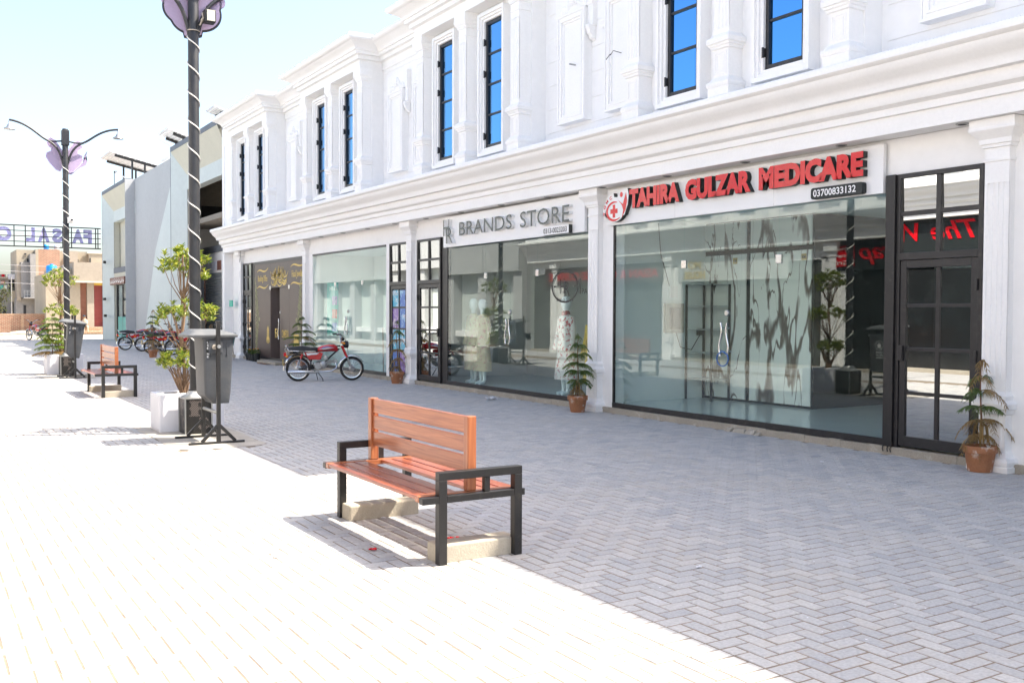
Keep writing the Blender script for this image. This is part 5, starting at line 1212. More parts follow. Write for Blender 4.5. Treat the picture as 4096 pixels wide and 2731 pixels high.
# ------------------------------------------------------------------ motorcycles (x forward, right side towards -y)
def make_bike(loc, rz, label, red='red'):
    t = thing('motorcycle', label, 'motorcycle', loc, rz, 'parked red motorcycles')
    WB_, R_ = 1.215, .275
    steer = RAD(-9)
    def wheel(cx, name, drum=.075):
        w = MB(); w.tube([(cx+(R_-.028)*math.cos(a), 0, R_+(R_-.028)*math.sin(a)) for a in [i*2*math.pi/36 for i in range(36)]], .031, 8, closed=True)
        o = w.build(name, 'rubber', t, smooth=60)
        rm = MB(); rm.tube([(cx+(R_-.062)*math.cos(a), 0, R_+(R_-.062)*math.sin(a)) for a in [i*2*math.pi/36 for i in range(36)]], .012, 6, closed=True)
        rm.lathe([(R_-.07, -.018),(R_-.055, -.02),(R_-.055, .02),(R_-.07, .018)], 36, (cx, 0, R_), 'y', False); rm.build('rim', 'chrome', o, smooth=50)
        sp = MB()
        for i in range(36):
            a = i*2*math.pi/36; b = a+(.55 if i % 2 else -.55); s_ = 1 if (i//2) % 2 else -1
            sp.tube([(cx+.05*math.cos(b), s_*.03, R_+.05*math.sin(b)), (cx+(R_-.066)*math.cos(a), 0, R_+(R_-.066)*math.sin(a))], .0022, 3, False)
        sp.build('spokes', 'chrome', o)
        h = MB(); h.lathe([(.03,-.07),(.04,-.055),(drum,-.045),(drum,.045),(.04,.055),(.03,.07)], 20, (cx, 0, R_), 'y'); h.build('hub', 'steel', o, smooth=40)
        return o
    wheel(0, 'wheel'); fw = wheel(WB_, 'wheel', .065)
    def fender(cx, r, a0, a1, w, name, m):
        f = MB(); prof = [(-w, -.018), (-w*.8, 0), (0, .008), (w*.8, 0), (w, -.018)]; rings = []; n = 18
        for i in range(n+1):
            a = RAD(a0+(a1-a0)*i/n); rings.append([(cx+(r+dz)*math.cos(a), y, R_+(r+dz)*math.sin(a)) for y, dz in prof]+[(cx+(r+dz-.004)*math.cos(a), y*.97, R_+(r+dz-.004)*math.sin(a)) for y, dz in prof[::-1]])
        f.loft(rings, True); f.build(name, m, t, smooth=50)
    fender(0, .335, 22, 186, .055, 'rear_fender', 'chrome'); fender(WB_, .315, 28, 172, .05, 'front_fender', 'chrome')
    fr = MB()
    fr.tube(bez((.95,0,.80),(.6,0,.78),(.3,0,.66),(-.12,0,.66),10), .02, 8); fr.tube([(.93,0,.74),(.72,0,.55),(.60,0,.42)], .02, 8); fr.tube([(.35,0,.66),(.28,0,.42),(.30,0,.28)], .02, 8)
    for s_ in (-1, 1): fr.tube([(.30, s_*.07, .33),(.0, s_*.08, R_)], .014, 6); fr.tube([(-.02, s_*.09, .63),(-.28, s_*.08, .66)], .010, 6); fr.tube([(.10, s_*.09,.66),(-.02, s_*.09,.63)], .012, 6)
    fr.build('frame', 'black', t, smooth=50)
    en = MB(); en.ball((.50,0,.36), (.15,.095,.10), 14, 9); en.lathe([(.06,-.15),(.085,-.13),(.09,-.09)], 18, (.55,0,.37), 'y'); en.lathe([(.075,-.135),(.08,-.11),(.08,.13)], 18, (.43,0,.35), 'y')
    for i in range(7): x = .62+i*.026; en.box(x, x+.012, -.06, .06, .345+.012*i, .455+.004*i)
    en.box(.80, .87, -.05, .05, .40, .50); en.build('engine', 'alu', t, smooth=40)
    ca = MB(); ca.box(.58, .64, -.04, .04, .50, .58); ca.tube([(.66,0,.46),(.65,0,.55),(.58,0,.57)], .02, 8); ca.build('carburettor', 'steel', t)
    ex = MB(); ex.tube([(.84,-.03,.42),(.86,-.08,.30),(.74,-.11,.23),(.55,-.12,.215),(.44,-.125,.215)], .017, 10); ex.tube([(.46,-.125,.215),(.42,-.13,.216),(.0,-.135,.216),(-.22,-.135,.216),(-.245,-.135,.216)], [.018,.036,.04,.038,.03], 14); ex.build('exhaust', 'chrome', t, smooth=40)
    def rings_body(secs, name, m, n=16):
        q = MB(); q.loft([[(x, hw*math.cos(a)*(1 if math.sin(a) < 0 else 1), zc+hh*math.sin(a)) for a in [2*math.pi*i/n for i in range(n)]] for x, zc, hw, hh in secs]); return q.build(name, m, t, smooth=60)
    tk = rings_body([(.38,.70,.03,.025),(.40,.705,.075,.045),(.52,.735,.105,.07),(.68,.755,.12,.085),(.80,.755,.11,.085),(.87,.735,.08,.07),(.895,.72,.03,.04)], 'fuel_tank', red)
    d = MB()
    for s_ in (-1, 1):
        P = lambda x, z, s_=s_: (x, s_*(.002+.115*math.sqrt(max(.0, 1-((z-.75)/.088)**2))*(1-((x-.68)/.36)**4)+.004), z)
        def strip(pts, mm):
            q = MB(); q.add([P(*a) for a in pts], [tuple(range(len(pts)))] if len(pts) < 5 else [(i, i+1, len(pts)-2-i, len(pts)-1-i) for i in range(len(pts)//2-1)]); return q
        for pts, mm in (([(.46,.735),(.56,.775),(.66,.79),(.80,.765),(.66,.775),(.56,.755)], 'blue'), ([(.47,.725),(.56,.742),(.66,.76),(.80,.755),(.66,.738),(.56,.722)], 'decal'), ([(.50,.712),(.58,.715),(.68,.72),(.74,.722),(.68,.708),(.58,.704)], 'green')):
            strip(pts, mm).build('tank_decal', mm, tk, fix=False)
    st = MB(); secs = []
    for x, z0, z1, w in ((-.235,.715,.745,.09),(-.20,.69,.765,.115),(-.05,.685,.79,.125),(.1,.685,.80,.125),(.16,.68,.785,.12),(.3,.675,.765,.11),(.42,.67,.765,.09),(.46,.68,.75,.05)):
        secs.append([(x, w, z0), (x, w*1.02, z0+(z1-z0)*.6), (x, w*.8, z1), (x, 0, z1+.006), (x, -w*.8, z1), (x, -w*1.02, z0+(z1-z0)*.6), (x, -w, z0)])
    st.loft(secs); so_ = st.build('seat', 'seat', t, smooth=45)
    tr = MB(); tr.bar((-.2,-.128,.693), (.38,-.112,.678), .006, .016); tr.bar((-.2,.128,.693), (.38,.112,.678), .006, .016); tr.build('seat_trim', 'chrome', so_)
    for s_ in (-1, 1):
        sp_ = MB(); P2 = [(.13,.655),(.50,.655),(.55,.64),(.50,.50),(.46,.485),(.24,.495),(.19,.55)]
        sp_.prism(P2, lambda u, v, d, s_=s_: (u, s_*(.085+d), v), 0, .022); sd = sp_.build('side_cover', red, t, bevel=.006)
        q = MB(); q.prism([(.16,.64),(.46,.645),(.40,.605),(.28,.60),(.20,.58)], lambda u, v, d, s_=s_: (u, s_*(.107+d), v), 0, .001); q.build('side_decal', 'decal', sd)
        sh = MB(); sh.tube([(.085, s_*.105, .62),(.05, s_*.105, .52)], .025, 10); sh.build('shock_absorber', red, t); sh = MB()
        sh.tube([(.05+(-.075)*i/60+.0, s_*.105+.024*math.cos(i*.8)*1, .53-.2*i/60+.012*math.sin(i*.8)) for i in range(61)], .005, 4); sh.tube([(.05, s_*.105, .53),(-.02, s_*.1, R_+.02)], .010, 6); sh.build('shock_spring', 'chrome', t)
    fk = MB()
    for s_ in (-1, 1): fk.tube([(.985, s_*.085, .80),(1.10, s_*.085, .54)], .023, 10)
    fk.build('fork_cover', red, t, smooth=50); fk = MB()
    for s_ in (-1, 1): fk.tube([(1.09, s_*.085, .56),(1.145, s_*.085, .43)], .019, 10); fk.tube([(1.14, s_*.085, .44),(1.21, s_*.085, .27)], .025, 10)
    fk.build('front_fork', 'alu', t, smooth=50)
    hl = MB(); hl.lathe([(.02, .0),(.07, .02),(.085, .06),(.085, .12),(.075, .13)], 18, (1.0, 0, .83), 'x'); ho = hl.build('headlight', 'black', t, smooth=40); hl = MB(); hl.lathe([(.074, .131),(.05, .145),(.01, .15)], 18, (1.0, 0, .83), 'x'); hl.build('lens', 'steel', ho)
    hb = MB()
    for s_ in (-1, 1):
        hb.tube(bez((.96,s_*.04,.87),(.98,s_*.10,.96),(.98,s_*.18,1.05),(.93,s_*.30,1.07),10)+[(.86, s_*.37, 1.06)], .011, 8)
    ho = hb.build('handlebar', 'chrome', t, smooth=50)
    gr = MB()
    for s_ in (-1, 1): gr.tube([(.91, s_*.32, 1.068),(.83, s_*.40, 1.06)], .018, 8); gr.tube([(.97, s_*.28, 1.055),(.93, s_*.38, 1.05)], .005, 5); 
    gr.build('grip', 'seat', ho); cl = MB(); cl.ball((1.0,0,.95), (.05,.06,.045), 12, 7); cl.build('speedometer', 'black', ho, smooth=60)
    cbm = MB(); cbm.tube(bez((.95,-.2,1.05),(1.12,-.16,1.0),(1.1,-.06,.8),(.92,-.05,.72),8), .005, 4); cbm.tube(bez((.95,.2,1.05),(1.12,.16,1.0),(1.12,.06,.8),(1.14,-.07,.45),8), .005, 4); cbm.build('control_cable', 'black', ho)
    for s_ in (-1, 1):
        i_ = MB(); i_.ball((1.02, s_*.14, .86), (.03,.03,.03), 8, 6); i_.ball((-.26, s_*.12, .57), (.028,.028,.028), 8, 6); i_.build('indicator', 'orange', t, smooth=60)
    tl = MB(); tl.box(-.325, -.255, -.055, .055, .57, .65); tl.build('tail_light', 'redgloss', t, bevel=.012); tl = MB(); tl.box(-.345, -.335, -.07, .07, .36, .50); tl.build('number_plate', 'yellow', t)
    rk = MB(); rk.tube([(.0,-.125,.68),(-.22,-.12,.70),(-.27,-.1,.79),(-.28,0,.815),(-.27,.1,.79),(-.22,.12,.70),(.0,.125,.68)], .010, 8); rk.build('grab_rail', 'chrome', t, smooth=50)
    ks = MB(); ks.tube([(.42,-.09,.22),(.53,-.16,.06),(.54,-.18,.005)], .010, 6); ks.tube([(.40,.09,.22),(.46,.20,.01)], .010, 6); ks.tube([(.36,-.2,.24),(.36,.2,.24)], .011, 6); ks.tube([(.52,-.12,.29),(.58,-.14,.40)], .008, 6); ks.build('stand', 'black', t)
    cg = MB(); cg.prism([(-.06,.22),(.36,.26),(.40,.36),(.30,.37),(-.04,.33)], lambda u, v, d: (u, .085+d, v), 0, .03); cg.build('chain_guard', 'black', t, bevel=.01)
    return t
hd = math.atan2(-.313, 1.192)
bk = make_bike((7.533, 21.614, 0), hd, 'red motorcycle with blue flame decals parked alone in front of the glass office')
ro = MB(); r = random.Random(2)
for i in range(9): ro.tube([(-.25+r.uniform(-.03,.03), -.07+r.uniform(-.05,.05), .82), (-.28+r.uniform(-.03,.03), -.09+r.uniform(-.03,.03), .72), (-.24+r.uniform(-.03,.04), -.12, .62+r.uniform(-.02,.06))], .012, 5)
ro.build('cloth_knot', 'rope', bk)
BIKES = [((7.36, 41.7), -.10, 'leftmost of the parked motorcycles, with chrome wheels, beside the pale grey wall'), ((7.72, 40.2), -.14, 'second motorcycle from the left in the parked row, partly behind the potted pine'), ((7.55, 37.6), -.08, 'motorcycle parked right behind the lone potted pine'), ((8.05, 36.5), -.12, 'motorcycle with bright chrome rear fender parked behind the shrub trunk'), ((8.3, 39.0), -.2, 'motorcycle in the middle of the parked row, mostly hidden by the others'), ((8.9, 37.4), -.1, 'motorcycle deepest in the parked row, only its red tank showing'), ((9.0, 35.3), -.05, 'motorcycle at the right end of the row, hidden by shrub and bin')]
nob = [c for c in bk.children if c.name.startswith('cloth_knot')][0]
for (xy, rz, lb) in BIKES:
    d = dup(bk, (*xy, 0), rz, lb)
    for c in list(d.children):
        if c.name.startswith('cloth_knot'): bpy.data.objects.remove(c)
d = dup(bk, (5.95, 56.6, 0), RAD(118), 'far motorcycle seen from behind on the sunlit ground near the brick wall')
for c in list(d.children):
    if c.name.startswith('cloth_knot'): bpy.data.objects.remove(c)
mr = MB(); mr.tube([(.95,-.2,1.06),(.93,-.24,1.2)], .006, 5); mr.ball((.93,-.25,1.26), (.015,.05,.07), 10, 7); mr.build('mirror', 'chrome', [o for o in bpy.data.objects if o.get('label', '').startswith('second motorcycle')][0])
# ------------------------------------------------------------------ small things by the jeweller's
t = thing('plastic_chair', 'dark green plastic chair with woven back by the jeweller grille door', 'chair', (8.62, 31.9, 0), RAD(-70))
s = MB(); s.loft([[(-.21,-.2,.43),(.21,-.22,.43),(.21,.2,.44),(-.21,.2,.42)], [(-.21,-.2,.46),(.21,-.22,.46),(.21,.2,.47),(-.21,.2,.45)]]); s.build('seat', 'green', t, bevel=.015)
b = MB()
for i in range(9): x = -.19+i*.0475; b.bar((x-.06,.20+.0,.5), (x+.05,.30,.86), .014, .010)
for i in range(9): x = -.19+i*.0475; b.bar((x+.06,.20+.0,.5), (x-.05,.30,.86), .014, .010)
b.bar((-.23,.305,.86),(.23,.305,.86), .05, .025); b.bar((-.22,.2,.48),(.22,.2,.48), .04, .025)
b.bar((-.225,.2,.46),(-.225,.305,.87), .04, .025); b.bar((.225,.2,.46),(.225,.305,.87), .04, .025); b.build('backrest', 'green', t, bevel=.006)
for x in (-.22, .22):
    a = MB(); a.tube([(x,-.2,.45),(x*1.12,-.2,.6),(x*1.15,-.05,.66),(x*1.1,.22,.65)], .02, 8); a.build('armrest', 'green', t)
    for y in (-.19, .2): l = MB(); l.tube([(x*.95, y, .44),(x*1.12, y*1.15, 0)], [.02,.014], 8); l.build('leg', 'rope', t)
for k, (x, y) in enumerate(((9.33, 31.55), (9.32, 31.28), (9.30, 31.02), (9.28, 30.75), (9.27, 30.42))):
    lb = ['leftmost small black nursery pot with a seedling by the chair', 'second small black nursery pot from the chair', 'middle small black nursery pot in the row under the brown glass', 'fourth small black nursery pot from the chair', 'largest black nursery pot with orange flowers, next to the open door'][k]
    t = thing('nursery_pot', lb, 'potted plant', (x, y, 0), 0, 'black nursery pots under the brown glass'); h = .2 if k < 4 else .24
    p = MB(); p.lathe([(.07,0),(.095,h),(.10,h),(.10,h+.015),(.085,h+.01),(.08,h-.02)], 16); p.build('pot', 'black_flat', t, smooth=35)
    f = MB(); r = random.Random(k)
    for i in range(46): leaf(f, Vector((r.uniform(-.07,.07), r.uniform(-.07,.07), h+r.uniform(-.01,.14))), Vector((r.uniform(-1,1), r.uniform(-1,1), r.uniform(.1,1))), Vector((0,0,1)), .07, .03, r.random()*.6)
    f.build('foliage', 'needle', t, fix=False)
    if k in (2, 4):
        f = MB(); [f.ball((r.uniform(-.08,.08), r.uniform(-.08,.08), h+.17), .017, 6, 5) for _ in range(4)]; f.build('flower', 'orange', t)
mb = MB(); mb.box(8.98, 9.40, 28.55, 29.5, 0, .018); tag(mb.build('doormat', 'mat', bevel=.004), 'dark brown doormat lying in front of the open brown glass door', 'doormat')
mb = MB(); mb.box(9.1, 9.44, 28.1, 29.9, 0, .085); tag(mb.build('door_step', 'concrete', bevel=.01), 'low concrete step under the open jeweller door', 'step')
mb = MB(); mb.tube([(9.9, 22.2, .12), (9.62, 21.6, 1.2)], .012, 6); b = mb; o = b.build('broom', 'bark'); tag(o, 'long handled broom leaning behind the office glass', 'broom')
# litter
def scrap(loc, size, m, label, cat, seed, grp=None):
    r = random.Random(seed); mb = MB(); n = 7; vs = []
    for i in range(n):
        for j in range(n): vs.append((size*(i/(n-1)-.5)*(1+.2*r.random()), size*.7*(j/(n-1)-.5), .006+.03*size/.1*r.random()))
    mb.add(vs, [(i*n+j, (i+1)*n+j, (i+1)*n+j+1, i*n+j+1) for i in range(n-1) for j in range(n-1)])
    tag(mb.build('litter', m, None, loc, rot=(0,0,r.uniform(0,6))), label, cat, grp)
scrap((9.0, 15.4, 0), .18, 'rubbish', 'crumpled white paper on the paving below the boutique window', 'litter', 1)
scrap((3.18, 6.0, 0), .10, 'redgloss', 'crumpled red sweet wrapper under the near bench', 'litter', 2)
scrap((2.62, 6.05, 0), .05, 'redgloss', 'tiny pink wrapper in the light strip under the near bench', 'litter', 3)
for k, (x, y) in enumerate(((3.1, 6.95), (8.3, 7.2), (7.4, 6.1), (4.2, 4.6), (2.0, 6.2))): scrap((x, y, 0), .035, 'rubbish', ['white scrap beside the near bench, towards the building', 'white scrap of paper in the shade before the black door', 'white scrap on the shaded paving below the clinic window', 'small white scrap near the bottom edge in the shade', 'white scrap in the sun left of the near bench'][k], 'litter', 10+k)
r = random.Random(77); mb = MB()
for i in range(260):
    x, y = r.uniform(2.6, 9.3), r.uniform(2.5, 13); q = r.uniform(.003, .009); mb.add([(x-q, y, .004), (x, y-q, .006), (x+q, y, .004), (x, y+q, .005)], [(0,1,2,3)])
tag(mb.build('chips', 'rubbish', fix=False), 'scattered pale chips and crumbs on the paving', 'litter', None, 'stuff')

# ------------------------------------------------------------------ grey concrete building with chamfered portals
GB = thing('grey_building', 'pale grey and teal concrete building with chamfered portals and a pale triangle', 'building', (9.5, 46, 0)); GI = inv(GB)
def gb(mb, name, m, **k): return mb.build(name, m, GB, GI, **k)
ZT = 8.06
mb = MB(); mb.box(9.53, 9.9, 41.2, 51.3, 0, ZT-.02); mb.box(9.53, 20, 51.3, 57.9, 3.9, ZT-.05) if False else None
gb(mb, 'wall', 'grey')
tri = [(-41.35, 6.95), (-46.6, 3.4), (-49.3, 0), (-41.35, 0)]
mb = MB(); mb.prism([(-41.3, 7.0), (-43.4, 6.66), (-49.2, .0), (-41.3, .0)], facade(9.53), 0, .05) if False else mb.prism([(-41.3, 8.9-.35), (-42.3, 7.9-.2), (-46.35, 4.3), (-49.2, .0), (-41.3, .0)][1:], facade(9.53), 0, .03)
gb(mb, 'pale_triangle', 'teal')  # pale teal triangular panel laid over the grey wall
mb = MB(); mb.tube([(9.46, 42.0, 0), (9.46, 42.0, 5)], .03, 6) if False else None
def portal(y0, y1, zt, far_side=True, beam_z=(6.42, 7.0), jamb=.95, right_jamb=.15):
    """outer rim at x = 9.07, faces sloping in to a frame at x = 9.5; y1 is the far end"""
    X0, X1 = 9.07, 9.52; m = MB()
    yi1, yi0 = y1-jamb, y0+right_jamb
    rim = MB(); rim.box(X0, X0+.3, y1-.10, y1, 0, zt); rim.box(X0-.002, X0+.3, y0, y1, zt-.19, zt+.003)
    gb(rim, 'portal_rim', 'bluegrey')
    m.add([(X0,y1-.1,0),(X0,y1-.1,zt-.2),(X1,yi1,beam_z[1]),(X1,yi1,0)], [(0,1,2,3)])
    gb(m, 'portal_jamb', 'teal', fix=False)
    m = MB(); m.add([(X0,y1-.1,zt-.2),(X0,y0,zt-.2),(X1,yi0,beam_z[1]),(X1,yi1,beam_z[1])], [(0,1,2,3)]); gb(m, 'portal_head', 'cream', fix=False)
    m = MB(); m.box(X1, X1+.35, yi0-.3, yi1+.25, beam_z[0], beam_z[1]+.02); gb(m, 'portal_beam', 'teal')
    m = MB(); m.box(X1+.02, X1+.3, yi1, yi1+.3, 0, beam_z[0]); gb(m, 'inner_jamb', 'cream')
    s = MB(); s.box(X0+.301, 9.9, y1-.12, y1-.01, 0, zt-.01); s.box(X0+.301, 9.9, y0, y1-.12, zt-.15, zt-.02)
    gb(s, 'portal_side', 'grey')
    return yi0, yi1
portal(34.25, 41.35, 8.17)
# hollow upper floor behind the first portal
mb = MB(); mb.box(9.9, 14, 34.3, 42.5, 7.3, 7.5); mb.box(9.88, 14, 42.5, 42.7, 5.25, 7.5); mb.box(13.8, 14, 34.3, 42.5, 5.3, 7.5); mb.box(9.9, 14, 34.3, 42.6, 5.05, 5.25); gb(mb, 'upper_floor', 'rawconc')
mb = MB(); mb.box(10.6, 11.7, 42.44, 42.5, 5.45, 6.02); gb(mb, 'opening', 'dark')
mb = MB(); mb.box(10.0, 11.9, 42.40, 42.5, 5.25, 5.42); gb(mb, 'ledge', 'beige')
mb = MB(); mb.box(9.25, 9.40, 34.17, 34.25, 0, 8.1); gb(mb, 'corner_trim', 'bluegrey')
yi0, yi1 = portal(51.2, 58.0, 8.06, beam_z=(6.35, 6.95), jamb=1.0)
mb = MB(); mb.box(9.07, 9.53, 51.15, 51.2, 0, 8.02); gb(mb, 'portal_flank', 'grey')
mb = MB(); mb.box(9.85, 10.1, 51.2, 57.4, 3.86, 6.4); gb(mb, 'upper_wall', 'cream'); mb = MB(); mb.box(9.83, 9.86, 52.0, 53.6, 3.9, 6.35); gb(mb, 'window', 'dark')
mb = MB(); mb.box(9.5, 10, 51.2, 57.1, 3.58, 3.86); gb(mb, 'sill', 'bluegrey'); mb = MB(); mb.box(9.52, 10, 51.2, 57.1, 3.36, 3.58); gb(mb, 'band', 'cream')
sg = thing('shop_sign', 'reddish brown sign with white Urdu lettering above the far glass shopfront', 'sign', (9.45, 56, 3)); mb = MB(); mb.box(9.35, 9.45, 53.2, 58.9, 2.96, 3.33); mb.build('sign_panel', 'signbrown', sg, inv(sg))
mb = MB(); r = random.Random(31); Fs = facade(9.35); u = -58.7
while u < -53.5:
    w = r.uniform(.25, .5); z = 3.12+r.uniform(-.03, .03)
    ribbon(mb, bez((u, z+.08), (u+.05, z-.10), (u+w*.8, z-.10), (u+w, z+.07), 8), .06, Fs)
    if r.random() < .6: ribbon(mb, [(u+w*.6, z+.15), (u+w*.55, z-.04)], .05, Fs)
    if r.random() < .6: mb.prism([(u+w*.4-.03, z+.11), (u+w*.4, z+.08), (u+w*.4+.03, z+.11), (u+w*.4, z+.14)], Fs, .002, .003)
    u += w+.08
mb.build('lettering', 'white_print', sg, inv(sg))
mb = MB(); mb.box(9.6, 9.63, 51.4, 56.4, .12, 2.9); gf = gb(mb, 'shopfront', 'glass'); mb = MB(); mb.box(9.55, 9.66, 56.4, 56.6, 0, 2.95); mb.box(9.57, 9.64, 54.9, 54.97, 0, 2.95); gb(mb, 'door_frame', 'black'); mb = MB(); mb.box(9.57, 9.595, 53.9, 56.2, .1, 1.25); gb(mb, 'window_poster', 'posterteal'); mb = MB(); mb.box(9.57, 9.595, 52.6, 53.88, .1, 1.25); gb(mb, 'window_poster', 'decal'); mb = MB(); mb.box(12, 12.2, 51.4, 57, 0, 3.3); mb.box(9.9, 12, 56.7, 56.9, 0, 3.3); mb.box(9.9, 12, 51.3, 51.4, 0, 3.3); gb(mb, 'room_wall', 'teal')
mb = MB(); mb.box(9.9, 20, 51.2, 57.9, 7.7, 7.9); mb.box(9.9, 20, 57.6, 57.85, 0, 7.8); mb.box(9.9, 20, 42.7, 42.9, 0, 7.9); mb.box(9.9, 20, 42.7, 51.3, 7.8, 7.95); gb(mb, 'roof', 'grey')
for p, m_ in (((9.03, 57.4, 2.2), 'black'), ((9.03, 57.2, 1.3), 'black'), ((9.03, 57.3, 4.2), 'black')):
    mb = MB(); mb.box(p[0]-.02, p[0]+.12, p[1]-.1, p[1]+.1, p[2]-.07, p[2]+.07); gb(mb, 'wall_lamp', m_)
pl = thing('pole', 'thin grey pole standing against the pale grey wall behind the motorcycles', 'pole', (9.3, 41.6, 0)); mb = MB(); mb.tube([(0,0,0),(0,0,5.5)], .045, 8); mb.build('shaft', 'bluegrey', pl)
# solar panels on the roofs
def solar(loc, L_, W_, tilt, label):
    t = thing('solar_panel', label, 'solar panel', loc, 0, 'solar panels on the roofs')
    c, s_ = math.cos(tilt), math.sin(tilt); m_ = MB(); m_.add([(x*c, y, -x*s_+dz) for dz in (0, .04) for x, y in ((0,0),(W_,0),(W_,L_),(0,L_))], [(0,3,2,1),(4,5,6,7),(0,1,5,4),(1,2,6,5),(2,3,7,6),(3,0,4,7)]); o = m_.build('panel', 'solar', t)
    rb = MB()
    for i in range(9): x = W_*(i+.5)/9; rb.box(x*c-.02, x*c+.02, .0, L_, -x*s_-.03, -x*s_-.004)
    rb.build('panel_rib', 'decal', o)
    f = MB()
    for y in (.25, L_-.25): f.bar((.3*c, y, -.3*s_-.08), (W_*.95*c, y, -W_*.95*s_-.08), .10, .12); 
    for y in (.25, L_-.25):
        for x in (.45*W_, .7*W_): f.bar((x*c, y, -x*s_-.1), (x*c, y, -1.6), .09, .09)
    f.build('support_frame', 'black', t); return t
solar((9.1, 55.5, 9.95), 3.0, 2.65, RAD(12.4), 'large tilted solar panel above the grey wall between the portals')
solar((11.2, 51.5, 9.3), 1.6, 1.6, RAD(14), 'small solar panel tip showing beside the first portal rim')
solar((9.66, 44.5, 9.5), 1.9, 1.7, RAD(17), 'solar panel above the dark rim of the first portal')
solar((9.57, 36.5, 9.05), 1.2, 1.2, RAD(16), 'solar panel corner peeping over the white cornice end')
for (x, y, z, e, lb) in ((9.4, 56.0, 8.0, (0,0,1.0), 'thin rod antenna on the far portal roof'), ): t = thing('antenna', lb, 'antenna', (x, y, z)); mb = MB(); mb.tube([(0,0,0),e], .02, 6); mb.box(-.02, .14, -.03, .03, .9, 1.0); mb.build('rod', 'black', t)
for (y, z) in ((51.1, 8.05), (41.2, 8.2)):
    t = thing('floodlight', 'grey floodlight arm on the %s portal corner' % ('far' if y > 50 else 'near'), 'floodlight', (9.1, y, z)); mb = MB(); mb.bar((0,0,0), (-.45,.1,.28), .1, .05); mb.build('arm', 'solar', t)
# roller shutter shop seen through the portal
SS = thing('small_shop', 'low shop with a ribbed roller shutter and grey parapet inside the portal', 'building', (11, 41, 0)); SI = inv(SS)
X0 = 10.75
mb = MB(); mb.box(X0, 14, 39.2, 44, 3.15, 3.98); mb.box(X0, 14, 42.65, 44, 0, 3.15); mb.box(X0, 14, 37.6, 39.95, 0, 3.15); mb.build('wall', 'plaster', SS, SI)
mb = MB(); mb.box(X0-.05, 14, 38, 44, 3.98, 4.25); mb.build('parapet', 'bluegrey', SS, SI)
mb = MB(); mb.box(X0-.03, X0-.005, 38, 44, 3.25, 3.60); mb.build('sign_band', 'planter', SS, SI); mb = MB(); mb.box(X0-.045, X0-.03, 39.9, 40.5, 3.24, 3.62); mb.build('sign_patch', 'signbrown', SS, SI)
mb = MB(); z = .05; n = 0; pr = []
while z < 3.15: pr += [(X0+.04, z), (X0+.01, z+.03), (X0+.01, z+.06), (X0+.04, z+.085)]; z += .09
k = len(pr); mb.add([(x, 39.95, z) for x, z in pr]+[(x, 42.65, z) for x, z in pr], [(i, i+1, k+i+1, k+i) for i in range(k-1)]); mb.build('roller_shutter', 'shutter', SS, SI, fix=False)
mb = MB(); mb.box(X0-.02, X0+.06, 42.6, 42.72, 0, 3.2); mb.build('shutter_guide', 'rust', SS, SI)

# ------------------------------------------------------------------ entrance gantry with letters seen from behind
GA = thing('entrance_gantry', 'black lattice gantry sign across the arcade with lavender letters seen from behind', 'gantry', (3, 58.3, 5)); AI = inv(GA); YG = 58.3
mb = MB()
for z in (4.97, 5.23, 5.52, 5.80, 6.08): mb.bar((-3.4, YG, z), (9.06, YG, z), .06 if z in (4.97, 6.08) else .04)
for x in (8.91, 8.79, 7.57, 7.13, 6.2, 5.31, 4.77, 3.9, 3.0, 2.0, 1.0, 0, -1, -2): mb.bar((x, YG+.003, 4.97), (x, YG+.003, 6.08), .05)
mb.build('lattice', 'black', GA, AI)
back = lambda u, v, d: (-u, YG+.12+d, v)
for ch, x0, x1 in (('F', 8.19, 8.62), ('A', 7.62, 8.20), ('I', 7.32, 7.44), ('S', 6.62, 7.12), ('A', 5.92, 6.50), ('L', 5.36, 5.78), ('C', 4.05, 4.66), ('O', 3.3, 3.95), ('M', 2.5, 3.2), ('M', 1.7, 2.4)):
    mb = MB(); text_solid(mb, ch, back, .06, -x1, -x0, 5.24, 6.0, .06); mb.build('letter', 'lav', GA, AI)
t = thing('gantry_post', 'black steel post carrying the gantry at the opposite side', 'post', (-3.4, 58.3, 0)); mb = MB(); mb.box(-.1, .1, -.1, .1, 0, 6.1); mb.build('shaft', 'black', t)

# ------------------------------------------------------------------ beyond the arcade
BW = thing('brick_wall', 'long low red brick boundary wall in the sun beyond the arcade', 'wall', (3, 74, 0)); mb = MB(); mb.box(-25, 4.95, -.12, .12, 0, 1.32); wl = mb.build('wall', 'brick', BW)
mb = MB(); mb.box(-25, 4.98, -.15, .15, 1.25, 1.33); mb.build('coping', 'oldbrick', BW)
mb = MB(); r = random.Random(6)
for row in range(14):
    for k in range(-6, 20): 
        x = k*.25+(row % 2)*.125
        if x < 4.7: mb.box(x, x+.235, -.12-r.uniform(.004, .022), -.1, .06+row*.085, .06+row*.085+.07)
tag(mb.build('brick', 'brick', BW, fix=False), kind='stuff')
mb = MB()
for x in (-6, -3, 0, 3.4): mb.box(x, x+.18, -.16, .16, 0, 1.3)
mb.build('pier', 'oldbrick', BW)
r = random.Random(8); mb = MB()
for i in range(40): x = r.uniform(-9, 8); mb.ball((x, 73.2+r.uniform(-.5,.5), 0), (r.uniform(.3, 1.0), .45, r.uniform(.06, .22)), 8, 5)
tag(mb.build('sand_heap', 'dirt'), 'low heaps of dusty sand along the foot of the brick wall', 'sand heap', kind='stuff')
BG = thing('beige_building', 'beige two storey building with maroon and rust roller shutters beyond the arcade', 'building', (9.5, 75, 0)); BI = inv(BG)
mb = MB(); mb.box(7.85, 10.0, 73.0, 80, 0, 4.05); mb.box(8.5, 9.85, 73.6, 80, 4.04, 4.45); mb.build('wall', 'beige', BG, BI)
